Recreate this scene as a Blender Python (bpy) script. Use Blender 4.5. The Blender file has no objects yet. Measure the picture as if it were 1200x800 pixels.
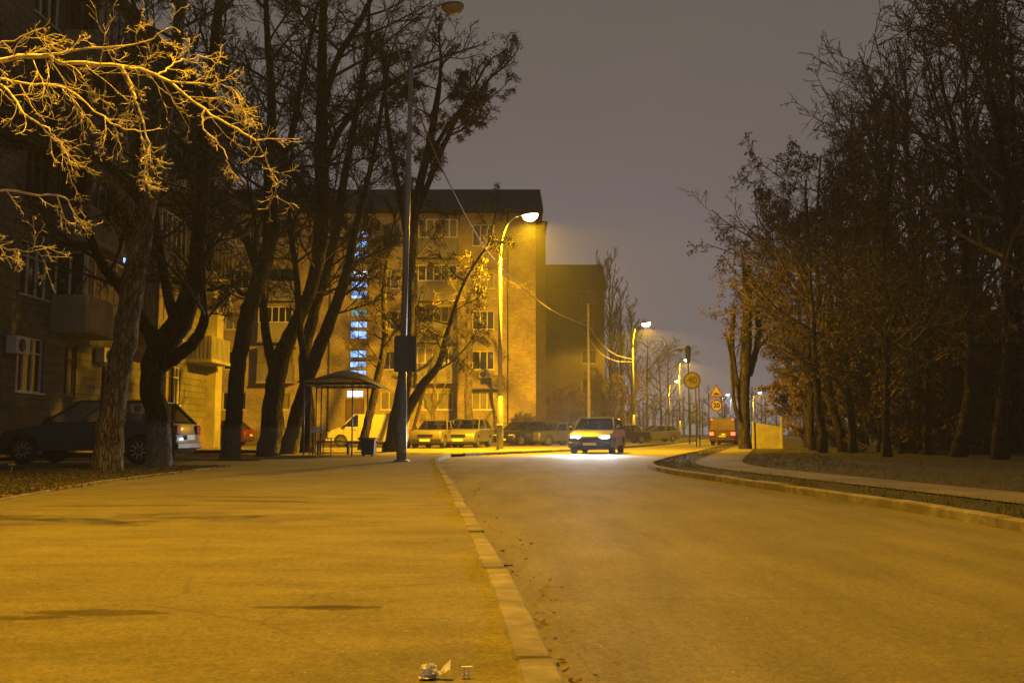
import bpy, math, random
from mathutils import Vector, Matrix, geometry
R = math.radians
PI = math.pi
scene = bpy.context.scene
# ------------------------------------------------------------------ camera
F = 1100.0                      # focal length in pixels of the 1200 px wide frame
CAMZ = 0.70
TH = math.atan(108.0 / F)       # slight upward pitch
cam_d = bpy.data.cameras.new('camera')
cam = bpy.data.objects.new('camera', cam_d)
scene.collection.objects.link(cam)
cam_d.sensor_width = 36.0
cam_d.lens = 36.0 * F / 1200.0
cam_d.clip_start = 0.05
cam_d.clip_end = 3000
cam.location = (0, 0, CAMZ)
cam.rotation_euler = (PI / 2 + TH, 0, 0)
scene.camera = cam
# ------------------------------------------------------------------ world: sky lit by the town
world = bpy.data.worlds.new('World')
scene.world = world
world.use_nodes = True
nt = world.node_tree
nt.nodes.clear()
wo = nt.nodes.new('ShaderNodeOutputWorld')
bg = nt.nodes.new('ShaderNodeBackground')
tc = nt.nodes.new('ShaderNodeTexCoord')
sp = nt.nodes.new('ShaderNodeSeparateXYZ')
rp = nt.nodes.new('ShaderNodeValToRGB')
nz = nt.nodes.new('ShaderNodeTexNoise')
nz.inputs['Scale'].default_value = 2.2
nz.inputs['Detail'].default_value = 4
mx = nt.nodes.new('ShaderNodeMath'); mx.operation = 'MULTIPLY_ADD'
mx.inputs[1].default_value = 0.30
nt.links.new(tc.outputs['Generated'], sp.inputs[0])
nt.links.new(tc.outputs['Generated'], nz.inputs['Vector'])
nt.links.new(nz.outputs['Fac'], mx.inputs[0])
nt.links.new(sp.outputs['Z'], mx.inputs[2])
nt.links.new(mx.outputs[0], rp.inputs[0])
e = rp.color_ramp.elements
e[0].position = 0.08; e[0].color = (0.185, 0.180, 0.225, 1)
e[1].position = 0.95; e[1].color = (0.085, 0.082, 0.07, 1)
x1 = e.new(0.26); x1.color = (0.188, 0.156, 0.152, 1)
x2 = e.new(0.45); x2.color = (0.158, 0.128, 0.115, 1)
x3 = e.new(0.62); x3.color = (0.125, 0.112, 0.094, 1)
nt.links.new(rp.outputs[0], bg.inputs['Color'])
SKY_STRENGTH = 1.0
bg.inputs['Strength'].default_value = SKY_STRENGTH
nt.links.new(bg.outputs[0], wo.inputs[0])
# ------------------------------------------------------------------ exposure, render
scene.view_settings.view_transform = 'Standard'
scene.view_settings.look = 'None'
scene.view_settings.exposure = 0.0
scene.view_settings.gamma = 1.0
scene.render.engine = 'CYCLES'
scene.cycles.use_denoising = True
scene.cycles.max_bounces = 5
scene.cycles.diffuse_bounces = 2
scene.cycles.glossy_bounces = 2
scene.cycles.transmission_bounces = 3
scene.cycles.transparent_max_bounces = 8
scene.cycles.volume_bounces = 0
scene.cycles.sample_clamp_indirect = 3.0
# light levels
SODIUM = (1.0, 0.49, 0.004)
LAMP_W = 18000.0
FACADE_W = 43000.0      # nearest lit lamp, its spot strengthened and aimed at the block
NEAR_W = 9800.0
HEAD_W = 2300.0
HAZE = 0.0009

# ------------------------------------------------------------------ pixel -> world helper (1200x800 photo)
def ray(px, py):
    u = (px - 600) / F; v = (400 - py) / F
    return Vector((u, math.cos(TH) - v * math.sin(TH), math.sin(TH) + v * math.cos(TH)))
def P(px, py, D):
    r = ray(px, py); return Vector((0, 0, CAMZ)) + r * (D / r.y)
def X(px, D): return (px - 600) / F * D
def Z(py, D): return P(600, py, D).z

# ------------------------------------------------------------------ materials
def mat(name, col, rough=0.8, metal=0.0, spec=0.3, emis=None, estr=0.0):
    m = bpy.data.materials.new(name); m.use_nodes = True
    b = m.node_tree.nodes['Principled BSDF']
    b.inputs['Base Color'].default_value = (*col, 1)
    b.inputs['Roughness'].default_value = rough
    b.inputs['Metallic'].default_value = metal
    b.inputs['Specular IOR Level'].default_value = spec
    if emis:
        b.inputs['Emission Color'].default_value = (*emis, 1)
        b.inputs['Emission Strength'].default_value = estr
    return m
def node(m, t, **kw):
    n = m.node_tree.nodes.new(t)
    for k, v in kw.items():
        if k.startswith('i_'): n.inputs[k[2:]].default_value = v
        else: setattr(n, k, v)
    return n
def noisy(name, c1, c2, scale=8, rough=0.85, bump=0.3, bscale=None, detail=6, spec=0.3, stretch=None, c3=None, s3=1.0, metal=0.0, bdist=0.02, lo=0.35, hi=0.68):
    m = mat(name, c1, rough, metal, spec)
    L = m.node_tree.links; b = m.node_tree.nodes['Principled BSDF']
    t = node(m, 'ShaderNodeTexCoord'); mp = node(m, 'ShaderNodeMapping')
    if stretch: mp.inputs['Scale'].default_value = stretch
    L.new(t.outputs['Object'], mp.inputs[0])
    n = node(m, 'ShaderNodeTexNoise', i_Scale=scale, i_Detail=detail)
    L.new(mp.outputs[0], n.inputs['Vector'])
    r = node(m, 'ShaderNodeValToRGB')
    r.color_ramp.elements[0].position = lo; r.color_ramp.elements[1].position = hi
    r.color_ramp.elements[0].color = (*c1, 1); r.color_ramp.elements[1].color = (*c2, 1)
    L.new(n.outputs['Fac'], r.inputs[0])
    out = r.outputs[0]
    if c3:
        n3 = node(m, 'ShaderNodeTexNoise', i_Scale=s3, i_Detail=4)
        L.new(mp.outputs[0], n3.inputs['Vector'])
        r3 = node(m, 'ShaderNodeValToRGB'); r3.color_ramp.elements[0].position = .45; r3.color_ramp.elements[1].position = .62
        L.new(n3.outputs['Fac'], r3.inputs[0])
        mm = node(m, 'ShaderNodeMixRGB'); mm.inputs[2].default_value = (*c3, 1)
        L.new(r3.outputs[0], mm.inputs[0]); L.new(out, mm.inputs[1]); out = mm.outputs[0]
    L.new(out, b.inputs['Base Color'])
    if bump:
        nb = node(m, 'ShaderNodeTexNoise', i_Scale=bscale or scale * 3, i_Detail=5)
        L.new(mp.outputs[0], nb.inputs['Vector'])
        bu = node(m, 'ShaderNodeBump', i_Strength=bump, i_Distance=bdist)
        L.new(nb.outputs['Fac'], bu.inputs['Height']); L.new(bu.outputs[0], b.inputs['Normal'])
    return m

def asphalt(name, base, light, rough, stains=False, streak=(.5, 1.3, 1), deep=.70):
    m = mat(name, base, rough, 0, 0.18)
    L = m.node_tree.links; b = m.node_tree.nodes['Principled BSDF']
    t = node(m, 'ShaderNodeTexCoord')
    def N(s, d=6, ro=.5):
        n = node(m, 'ShaderNodeTexNoise', i_Scale=s, i_Detail=d, i_Roughness=ro); L.new(t.outputs['Object'], n.inputs['Vector']); return n
    def ramp(src, p0, p1, c0, c1):
        r = node(m, 'ShaderNodeValToRGB'); r.color_ramp.elements[0].position = p0; r.color_ramp.elements[1].position = p1
        r.color_ramp.elements[0].color = (*c0, 1); r.color_ramp.elements[1].color = (*c1, 1); L.new(src, r.inputs[0]); return r.outputs[0]
    def mul(a, c, f=1.0):
        q = node(m, 'ShaderNodeMixRGB', blend_type='MULTIPLY'); q.inputs[0].default_value = f; L.new(a, q.inputs[1]); L.new(c, q.inputs[2]); return q.outputs[0]
    big = ramp(N(0.45, 8, .62).outputs['Fac'], .3, .7, base, light)
    mp = node(m, 'ShaderNodeMapping'); mp.inputs['Scale'].default_value = streak; L.new(t.outputs['Object'], mp.inputs[0])
    sn = node(m, 'ShaderNodeTexNoise', i_Scale=2.2, i_Detail=9, i_Roughness=.65); L.new(mp.outputs[0], sn.inputs['Vector'])
    c = mul(big, ramp(sn.outputs['Fac'], .3, .72, (deep, deep, deep*.96), (1.14, 1.14, 1.14)))
    c = mul(c, ramp(N(22, 8, .7).outputs['Fac'], .3, .7, (.80, .80, .80), (1.15, 1.15, 1.15)))
    v = node(m, 'ShaderNodeTexVoronoi', i_Scale=95.0); L.new(t.outputs['Object'], v.inputs['Vector'])
    c = mul(c, ramp(v.outputs['Color'], .0, 1.0, (.72, .72, .72), (1.2, 1.2, 1.2)))
    # pale stone chips and dark dirt specks
    v2 = node(m, 'ShaderNodeTexVoronoi', i_Scale=13.0); L.new(t.outputs['Object'], v2.inputs['Vector'])
    chip = ramp(v2.outputs['Distance'], .045, .07, (1, 1, 1), (0, 0, 0))
    q = node(m, 'ShaderNodeMixRGB'); q.inputs[2].default_value = (.42, .40, .36, 1)
    gate = ramp(N(3.1, 3).outputs['Fac'], .56, .60, (0, 0, 0), (.8, .8, .8))
    L.new(mul(chip, gate), q.inputs[0]); L.new(c, q.inputs[1]); c = q.outputs[0]
    v3 = node(m, 'ShaderNodeTexVoronoi', i_Scale=6.0); L.new(t.outputs['Object'], v3.inputs['Vector'])
    c = mul(c, ramp(v3.outputs['Distance'], .03, .06, (.35, .33, .3), (1, 1, 1)))
    # crack network, only in places
    wv = N(1.1, 6, .6)
    ad = node(m, 'ShaderNodeMixRGB'); ad.inputs[0].default_value = .12; L.new(t.outputs['Object'], ad.inputs[1]); L.new(wv.outputs['Color'], ad.inputs[2])
    vc = node(m, 'ShaderNodeTexVoronoi', feature='DISTANCE_TO_EDGE', i_Scale=0.42); L.new(ad.outputs[0], vc.inputs['Vector'])
    cr = ramp(vc.outputs['Distance'], .001, .005, (.78, .77, .75), (1, 1, 1))
    q = node(m, 'ShaderNodeMixRGB'); q.inputs[2].default_value = (1, 1, 1, 1)
    L.new(ramp(N(.5, 2).outputs['Fac'], .45, .56, (0, 0, 0), (1, 1, 1)), q.inputs[0]); L.new(cr, q.inputs[1])
    c = mul(c, q.outputs[0])
    if stains:
        sx = node(m, 'ShaderNodeSeparateXYZ'); L.new(t.outputs['Object'], sx.inputs[0])
        nn = N(7, 6, .6)
        for (cx, cy, rx, ry, sl) in ((-1.62, 3.78, .27, .075, .0), (-1.98, 3.66, .30, .05, .12), (-.86, 3.90, .30, .035, .0), (-.70, 3.89, .17, .07, .0), (-2.6, 9.9, .7, .12, -.2), (-3.1, 10.6, 1.1, .10, -.1), (-3.9, 9.3, 1.0, .09, .05)):
            def M(op, a, bb=None, cc=None):
                z = node(m, 'ShaderNodeMath', operation=op)
                for i, s in enumerate((a, bb, cc)):
                    if s is None: continue
                    if isinstance(s, (int, float)): z.inputs[i].default_value = s
                    else: L.new(s, z.inputs[i])
                return z.outputs[0]
            dx = M('SUBTRACT', sx.outputs[0], cx); dy = M('SUBTRACT', sx.outputs[1], cy)
            dy = M('SUBTRACT', dy, M('MULTIPLY', dx, sl))
            a2 = M('POWER', M('ABSOLUTE', M('DIVIDE', dx, rx)), 2.0); b2 = M('POWER', M('ABSOLUTE', M('DIVIDE', dy, ry)), 2.0)
            dd = M('ADD', M('ADD', a2, b2), M('MULTIPLY', M('SUBTRACT', nn.outputs['Fac'], .5), 3.2))
            s = ramp(dd, .55, 1.0, (.56, .53, .50), (1, 1, 1)); c = mul(c, s)
    L.new(c, b.inputs['Base Color'])
    nb = N(60, 6, .7); nb2 = N(9, 5, .6)
    mm = node(m, 'ShaderNodeMath', operation='ADD'); L.new(nb.outputs['Fac'], mm.inputs[0]); L.new(nb2.outputs['Fac'], mm.inputs[1])
    bu = node(m, 'ShaderNodeBump', i_Strength=.55, i_Distance=.008); L.new(mm.outputs[0], bu.inputs['Height']); L.new(bu.outputs[0], b.inputs['Normal'])
    rr = node(m, 'ShaderNodeMapRange'); rr.inputs['To Min'].default_value = rough - .1; rr.inputs['To Max'].default_value = rough + .15
    L.new(N(2.0, 6).outputs['Fac'], rr.inputs[0]); L.new(rr.outputs[0], b.inputs['Roughness'])
    return m

def brick(name, c1, c2, mortar, scale=1.0, bw=0.5, bh=0.25, ax='XZ', stain=.6):
    m = mat(name, c1, .9)
    L = m.node_tree.links; b = m.node_tree.nodes['Principled BSDF']
    t = node(m, 'ShaderNodeTexCoord'); s = node(m, 'ShaderNodeSeparateXYZ'); cb = node(m, 'ShaderNodeCombineXYZ')
    L.new(t.outputs['Object'], s.inputs[0])
    ad = node(m, 'ShaderNodeMath', operation='ADD'); L.new(s.outputs[0], ad.inputs[0]); L.new(s.outputs[1], ad.inputs[1])
    L.new(ad.outputs[0], cb.inputs[0]); L.new(s.outputs[2], cb.inputs[1])
    br = node(m, 'ShaderNodeTexBrick', i_Scale=scale)
    br.inputs['Color1'].default_value = (*c1, 1); br.inputs['Color2'].default_value = (*c2, 1); br.inputs['Mortar'].default_value = (*mortar, 1)
    br.inputs['Mortar Size'].default_value = .018; br.inputs['Brick Width'].default_value = bw; br.inputs['Row Height'].default_value = bh
    L.new(cb.outputs[0], br.inputs['Vector'])
    n = node(m, 'ShaderNodeTexNoise', i_Scale=.55, i_Detail=9, i_Roughness=.65); L.new(t.outputs['Object'], n.inputs['Vector'])
    r = node(m, 'ShaderNodeValToRGB'); r.color_ramp.elements[0].position = .32; r.color_ramp.elements[1].position = .68
    r.color_ramp.elements[0].color = (stain, stain, stain * .95, 1); r.color_ramp.elements[1].color = (1.1, 1.1, 1.1, 1)
    L.new(n.outputs['Fac'], r.inputs[0])
    n2 = node(m, 'ShaderNodeTexNoise', i_Scale=7, i_Detail=6, i_Roughness=.7); L.new(t.outputs['Object'], n2.inputs['Vector'])
    r2 = node(m, 'ShaderNodeValToRGB'); r2.color_ramp.elements[0].position = .3; r2.color_ramp.elements[1].position = .65
    r2.color_ramp.elements[0].color = (.7, .7, .7, 1); r2.color_ramp.elements[1].color = (1.08, 1.08, 1.08, 1)
    L.new(n2.outputs['Fac'], r2.inputs[0])
    q = node(m, 'ShaderNodeMixRGB', blend_type='MULTIPLY'); q.inputs[0].default_value = 1; L.new(br.outputs[0], q.inputs[1]); L.new(r.outputs[0], q.inputs[2])
    q2 = node(m, 'ShaderNodeMixRGB', blend_type='MULTIPLY'); q2.inputs[0].default_value = 1; L.new(q.outputs[0], q2.inputs[1]); L.new(r2.outputs[0], q2.inputs[2])
    L.new(q2.outputs[0], b.inputs['Base Color'])
    bu = node(m, 'ShaderNodeBump', i_Strength=.5, i_Distance=.02); L.new(br.outputs['Fac'], bu.inputs['Height']); bu.invert = True
    L.new(bu.outputs[0], b.inputs['Normal'])
    return m

def bark(name, c1, c2, wash=0.0):
    m = noisy(name, c1, c2, scale=9, bump=1.0, bscale=13, stretch=(1, 1, .22), bdist=.14, spec=.12, rough=.95)
    L = m.node_tree.links; b = m.node_tree.nodes['Principled BSDF']
    t = node(m, 'ShaderNodeTexCoord'); wn = node(m, 'ShaderNodeTexNoise', i_Scale=5, i_Detail=5); L.new(t.outputs['Object'], wn.inputs['Vector'])
    ad = node(m, 'ShaderNodeMixRGB'); ad.inputs[0].default_value = .12; L.new(t.outputs['Object'], ad.inputs[1]); L.new(wn.outputs['Color'], ad.inputs[2])
    mp = node(m, 'ShaderNodeMapping'); mp.inputs['Scale'].default_value = (1, 1, .2); L.new(ad.outputs[0], mp.inputs[0])
    vo = node(m, 'ShaderNodeTexVoronoi', feature='DISTANCE_TO_EDGE', i_Scale=17); L.new(mp.outputs[0], vo.inputs['Vector'])
    r = node(m, 'ShaderNodeValToRGB'); r.color_ramp.elements[0].position = .0; r.color_ramp.elements[1].position = .16
    r.color_ramp.elements[0].color = (.42, .40, .38, 1); r.color_ramp.elements[1].color = (1.1, 1.1, 1.1, 1); L.new(vo.outputs['Distance'], r.inputs[0])
    q = node(m, 'ShaderNodeMixRGB', blend_type='MULTIPLY'); q.inputs[0].default_value = 1; L.new(b.inputs['Base Color'].links[0].from_socket, q.inputs[1]); L.new(r.outputs[0], q.inputs[2])
    L.new(q.outputs[0], b.inputs['Base Color'])
    b2 = node(m, 'ShaderNodeBump', i_Strength=.9, i_Distance=.05); L.new(r.outputs[0], b2.inputs['Height']); L.new(b.inputs['Normal'].links[0].from_socket, b2.inputs['Normal']); L.new(b2.outputs[0], b.inputs['Normal'])
    if wash:
        L = m.node_tree.links; b = m.node_tree.nodes['Principled BSDF']
        src = b.inputs['Base Color'].links[0].from_socket
        t = node(m, 'ShaderNodeTexCoord'); s = node(m, 'ShaderNodeSeparateXYZ'); L.new(t.outputs['Object'], s.inputs[0])
        n = node(m, 'ShaderNodeTexNoise', i_Scale=9, i_Detail=6); L.new(t.outputs['Object'], n.inputs['Vector'])
        a = node(m, 'ShaderNodeMath', operation='MULTIPLY_ADD'); a.inputs[1].default_value = .35; L.new(n.outputs['Fac'], a.inputs[0]); L.new(s.outputs[2], a.inputs[2])
        r = node(m, 'ShaderNodeValToRGB'); r.color_ramp.elements[0].position = wash / 4; r.color_ramp.elements[1].position = wash / 4 + .05
        r.color_ramp.elements[0].color = (.55, .55, .55, 1); r.color_ramp.elements[1].color = (0, 0, 0, 1)
        dv = node(m, 'ShaderNodeMath', operation='DIVIDE'); dv.inputs[1].default_value = 4; L.new(a.outputs[0], dv.inputs[0]); L.new(dv.outputs[0], r.inputs[0])
        q = node(m, 'ShaderNodeMixRGB'); q.inputs[2].default_value = (.26, .27, .29, 1)
        L.new(r.outputs[0], q.inputs[0]); L.new(src, q.inputs[1]); L.new(q.outputs[0], b.inputs['Base Color'])
    return m

def glassy(name, tint, rough=.08, transp=.6):
    m = bpy.data.materials.new(name); m.use_nodes = True
    n = m.node_tree; n.nodes.clear()
    o = n.nodes.new('ShaderNodeOutputMaterial'); mi = n.nodes.new('ShaderNodeMixShader')
    tr = n.nodes.new('ShaderNodeBsdfTransparent'); gl = n.nodes.new('ShaderNodeBsdfGlossy')
    tr.inputs[0].default_value = (*tint, 1); gl.inputs['Roughness'].default_value = rough; gl.inputs[0].default_value = (.35, .35, .35, 1)
    mi.inputs[0].default_value = 1 - transp
    n.links.new(tr.outputs[0], mi.inputs[1]); n.links.new(gl.outputs[0], mi.inputs[2]); n.links.new(mi.outputs[0], o.inputs[0])
    return m
def emit(name, col, s, var=None):
    m = mat(name, (.02, .02, .02), .4, emis=col, estr=s)
    if var:
        L = m.node_tree.links; b = m.node_tree.nodes['Principled BSDF']
        t = node(m, 'ShaderNodeTexCoord'); n = node(m, 'ShaderNodeTexNoise', i_Scale=var, i_Detail=5)
        L.new(t.outputs['Object'], n.inputs['Vector'])
        r = node(m, 'ShaderNodeMapRange'); r.inputs['From Min'].default_value = .3; r.inputs['From Max'].default_value = .7
        r.inputs['To Min'].default_value = s * .25; r.inputs['To Max'].default_value = s * 1.4
        L.new(n.outputs['Fac'], r.inputs[0]); L.new(r.outputs[0], b.inputs['Emission Strength'])
    return m

M = {}
M['pavement'] = asphalt('worn_pavement_asphalt', (.160, .142, .066), (.214, .190, .090), .92, True)
M['road'] = asphalt('road_asphalt', (.124, .110, .058), (.166, .148, .078), .82, False, (1.3, .22, 1), .74)
M['kerb'] = noisy('kerb_concrete', (.15, .135, .10), (.27, .245, .185), 7, .9, .8, 45, detail=10, c3=(.135, .12, .085), s3=3.1, bdist=.012)
M['soil'] = noisy('bare_soil', (.022, .018, .012), (.052, .043, .026), 2.2, .95, .8, 20, c3=(.030, .034, .016), s3=.5, bdist=.05)
M['path'] = noisy('path_asphalt', (.11, .098, .07), (.17, .152, .11), 1.4, .9, .5, 30, c3=(.09, .08, .07), s3=.5)
M['grass'] = noisy('dry_grass', (.05, .055, .018), (.12, .10, .035), 3, .9, 0)
M['leaf_litter'] = noisy('dead_leaves', (.10, .055, .02), (.22, .14, .05), 5, .9, 0)
M['bark'] = bark('dark_bark', (.028, .023, .016), (.062, .050, .036))
M['bark_pale'] = bark('pale_bark', (.12, .095, .065), (.24, .195, .14))
M['bark_wash'] = bark('dark_bark_with_limewash', (.022, .018, .013), (.050, .041, .030), 1.05)
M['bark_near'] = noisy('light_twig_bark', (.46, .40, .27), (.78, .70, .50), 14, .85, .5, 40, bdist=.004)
M['twig_wood'] = noisy('wood_twig_bark', (.085, .062, .035), (.15, .11, .062), 5, .9, 0)  # lightened twig colour, stands in for warm lamp light on the wood
M['bark_wood'] = bark('wood_trunk_bark', (.035, .028, .018), (.075, .06, .042))  # trunk bark lightened likewise for the lamp glow
M['brick_gable'] = brick('shaded_gable_brick', (.05, .042, .032), (.038, .032, .024), (.032, .028, .022), 1.0, .5, .25)  # dull brick with the gable's dimness put into its colour
M['twig'] = noisy('twig_bark', (.022, .018, .013), (.045, .036, .025), 5, .9, 0)
M['leaf'] = noisy('hanging_autumn_leaf', (.05, .042, .015), (.11, .085, .026), 2, .8, 0)
M['leaf_yellow'] = noisy('yellow_autumn_leaf', (.10, .072, .02), (.19, .135, .035), 2, .8, 0)
M['brick_main'] = brick('pale_silicate_brick', (.48, .385, .25), (.375, .295, .19), (.33, .26, .17), 1.0, .30, .15, stain=.48)
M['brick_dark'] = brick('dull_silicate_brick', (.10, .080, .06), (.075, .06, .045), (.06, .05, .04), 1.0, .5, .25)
M['brick_left'] = brick('grey_panel_brick', (.16, .15, .13), (.12, .112, .097), (.07, .065, .055), 1.0, .6, .3)
M['plaster'] = noisy('cream_plaster', (.25, .225, .165), (.33, .30, .22), 1.1, .9, .3, 12, c3=(.19, .17, .12), s3=.6)
M['plinth'] = noisy('painted_plinth', (.12, .09, .06), (.18, .13, .085), 1.5, .9, .3, 12)
M['roof'] = noisy('roof_slates', (.030, .028, .026), (.05, .046, .04), 3, .8, .5, 10)
M['concrete'] = noisy('old_concrete', (.17, .16, .14), (.27, .25, .215), 1.5, .9, .4, 15)
M['balcony_sheet'] = noisy('balcony_sheet', (.13, .12, .115), (.20, .185, .17), 2, .6, .4, 12, stretch=(8, 8, .3))
M['white_frame'] = noisy('white_window_paint', (.50, .48, .44), (.62, .60, .55), 3, .5, 0)
M['brown_frame'] = noisy('brown_window_wood', (.09, .06, .035), (.15, .10, .06), 3, .6, 0)
M['window_glass'] = mat('dark_window_glass', (.012, .012, .014), .06, 0, .8)
M['window_warm'] = emit('dimly_lit_curtain', (1, .62, .25), .10, 3.0)
M['curtain'] = noisy('net_curtain_behind_glass', (.10, .085, .06), (.24, .20, .14), 4, .4, 0, stretch=(9, 9, .5))
M['stair_glow'] = emit('stairwell_light', (.27, .50, 1.0), 1.9, 2.6)
M['stair_bright'] = emit('stairwell_tube_light', (.75, .9, 1.0), 3.6, 2.0)
M['stair_green'] = emit('stairwell_green_light', (.25, .62, .62), .55, 3.0)
M['metal_post'] = noisy('galvanised_lamp_post', (.20, .205, .22), (.30, .31, .325), 3, .42, .15, 30, metal=.35, stretch=(1, 1, .2))
M['metal_dark'] = noisy('dark_painted_metal', (.035, .037, .04), (.065, .066, .07), 4, .5, .1)
M['sign_back'] = noisy('bare_sign_back', (.075, .08, .10), (.12, .125, .15), 2, .6, .1)
M['concrete_post'] = noisy('concrete_post', (.26, .24, .20), (.36, .335, .28), 3, .9, .3)
M['cable'] = mat('old_cable', (.22, .19, .14), .6)
M['housing'] = mat('lamp_housing_metal', (.12, .13, .15), .45, .4)
M['lens_on'] = emit('sodium_lamp_lit', (1.0, .66, .20), 45.0)
M['lens_small'] = emit('far_sodium_lamp_lit', (1.0, .70, .28), 30.0)
M['lens_off'] = mat('lamp_lens_unlit', (.42, .30, .12), .3)
M['shelter_roof'] = noisy('shelter_roof_sheet', (.085, .075, .05), (.15, .13, .085), 4, .5, .5, 8, stretch=(1, 12, 1))
M['wood_slat'] = noisy('painted_bench_wood', (.06, .045, .03), (.10, .075, .05), 5, .6, .3)
M['white_slat'] = mat('white_painted_slat', (.72, .74, .78), .5)
M['bin'] = noisy('dark_blue_bin_steel', (.025, .033, .05), (.045, .055, .08), 3, .5, .2)
M['tyre'] = noisy('tyre_rubber', (.014, .014, .014), (.03, .03, .03), 12, .9, .3)
M['rim'] = noisy('wheel_cover', (.20, .21, .23), (.34, .35, .37), 6, .4, 0, metal=.6)
M['glass'] = glassy('car_glass', (.45, .46, .45), .04, .86)
M['red_lens'] = mat('red_lens', (.28, .012, .01), .2)
M['red_lit'] = emit('red_tail_lamp_lit', (1, .05, .02), 9.0)
M['clear_lens'] = mat('headlamp_lens', (.45, .43, .38), .15, 0, .8)
M['lamp_lit'] = emit('headlamp_lit', (.90, .95, 1.0), 120.0)
M['plate'] = mat('plate_white', (.62, .62, .58), .5)
M['black_plastic'] = mat('black_plastic', (.02, .02, .022), .6)
M['seat_cloth'] = mat('car_seat_cloth', (.03, .03, .035), .9)
M['paper'] = noisy('crumpled_paper', (.62, .60, .52), (.80, .78, .70), 30, .8, .3, 60, bdist=.002)
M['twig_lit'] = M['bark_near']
M['sign_white'] = mat('sign_white', (.42, .40, .36), .5)
M['sign_dull'] = noisy('dull_sign_face', (.075, .07, .065), (.11, .105, .10), 3, .6, 0)
M['sign_grey'] = mat('dull_sign_rim', (.035, .033, .03), .6)
M['sign_red'] = mat('sign_red', (.26, .04, .02), .5)
M['sign_black'] = mat('sign_black', (.015, .015, .015), .5)
M['far_wood'] = noisy('far_wood_twigs', (.03, .032, .035), (.05, .05, .05), 1, .95, 0)
M['ac'] = mat('air_conditioner_case', (.55, .52, .46), .5)
M['door_brown'] = noisy('brown_steel_door', (.10, .06, .035), (.15, .09, .05), 2, .6, .1)
def paint(name, col, rough=.3, metal=.3):
    m = mat(name, col, rough, metal, .5)
    b = m.node_tree.nodes['Principled BSDF']; b.inputs['Coat Weight'].default_value = .4; b.inputs['Coat Roughness'].default_value = .15
    n = node(m, 'ShaderNodeTexNoise', i_Scale=3, i_Detail=6); t = node(m, 'ShaderNodeTexCoord'); m.node_tree.links.new(t.outputs['Object'], n.inputs['Vector'])
    r = node(m, 'ShaderNodeMapRange'); r.inputs['To Min'].default_value = rough * .8; r.inputs['To Max'].default_value = rough + .3
    m.node_tree.links.new(n.outputs['Fac'], r.inputs[0]); m.node_tree.links.new(r.outputs[0], b.inputs['Roughness'])
    return m

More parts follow.
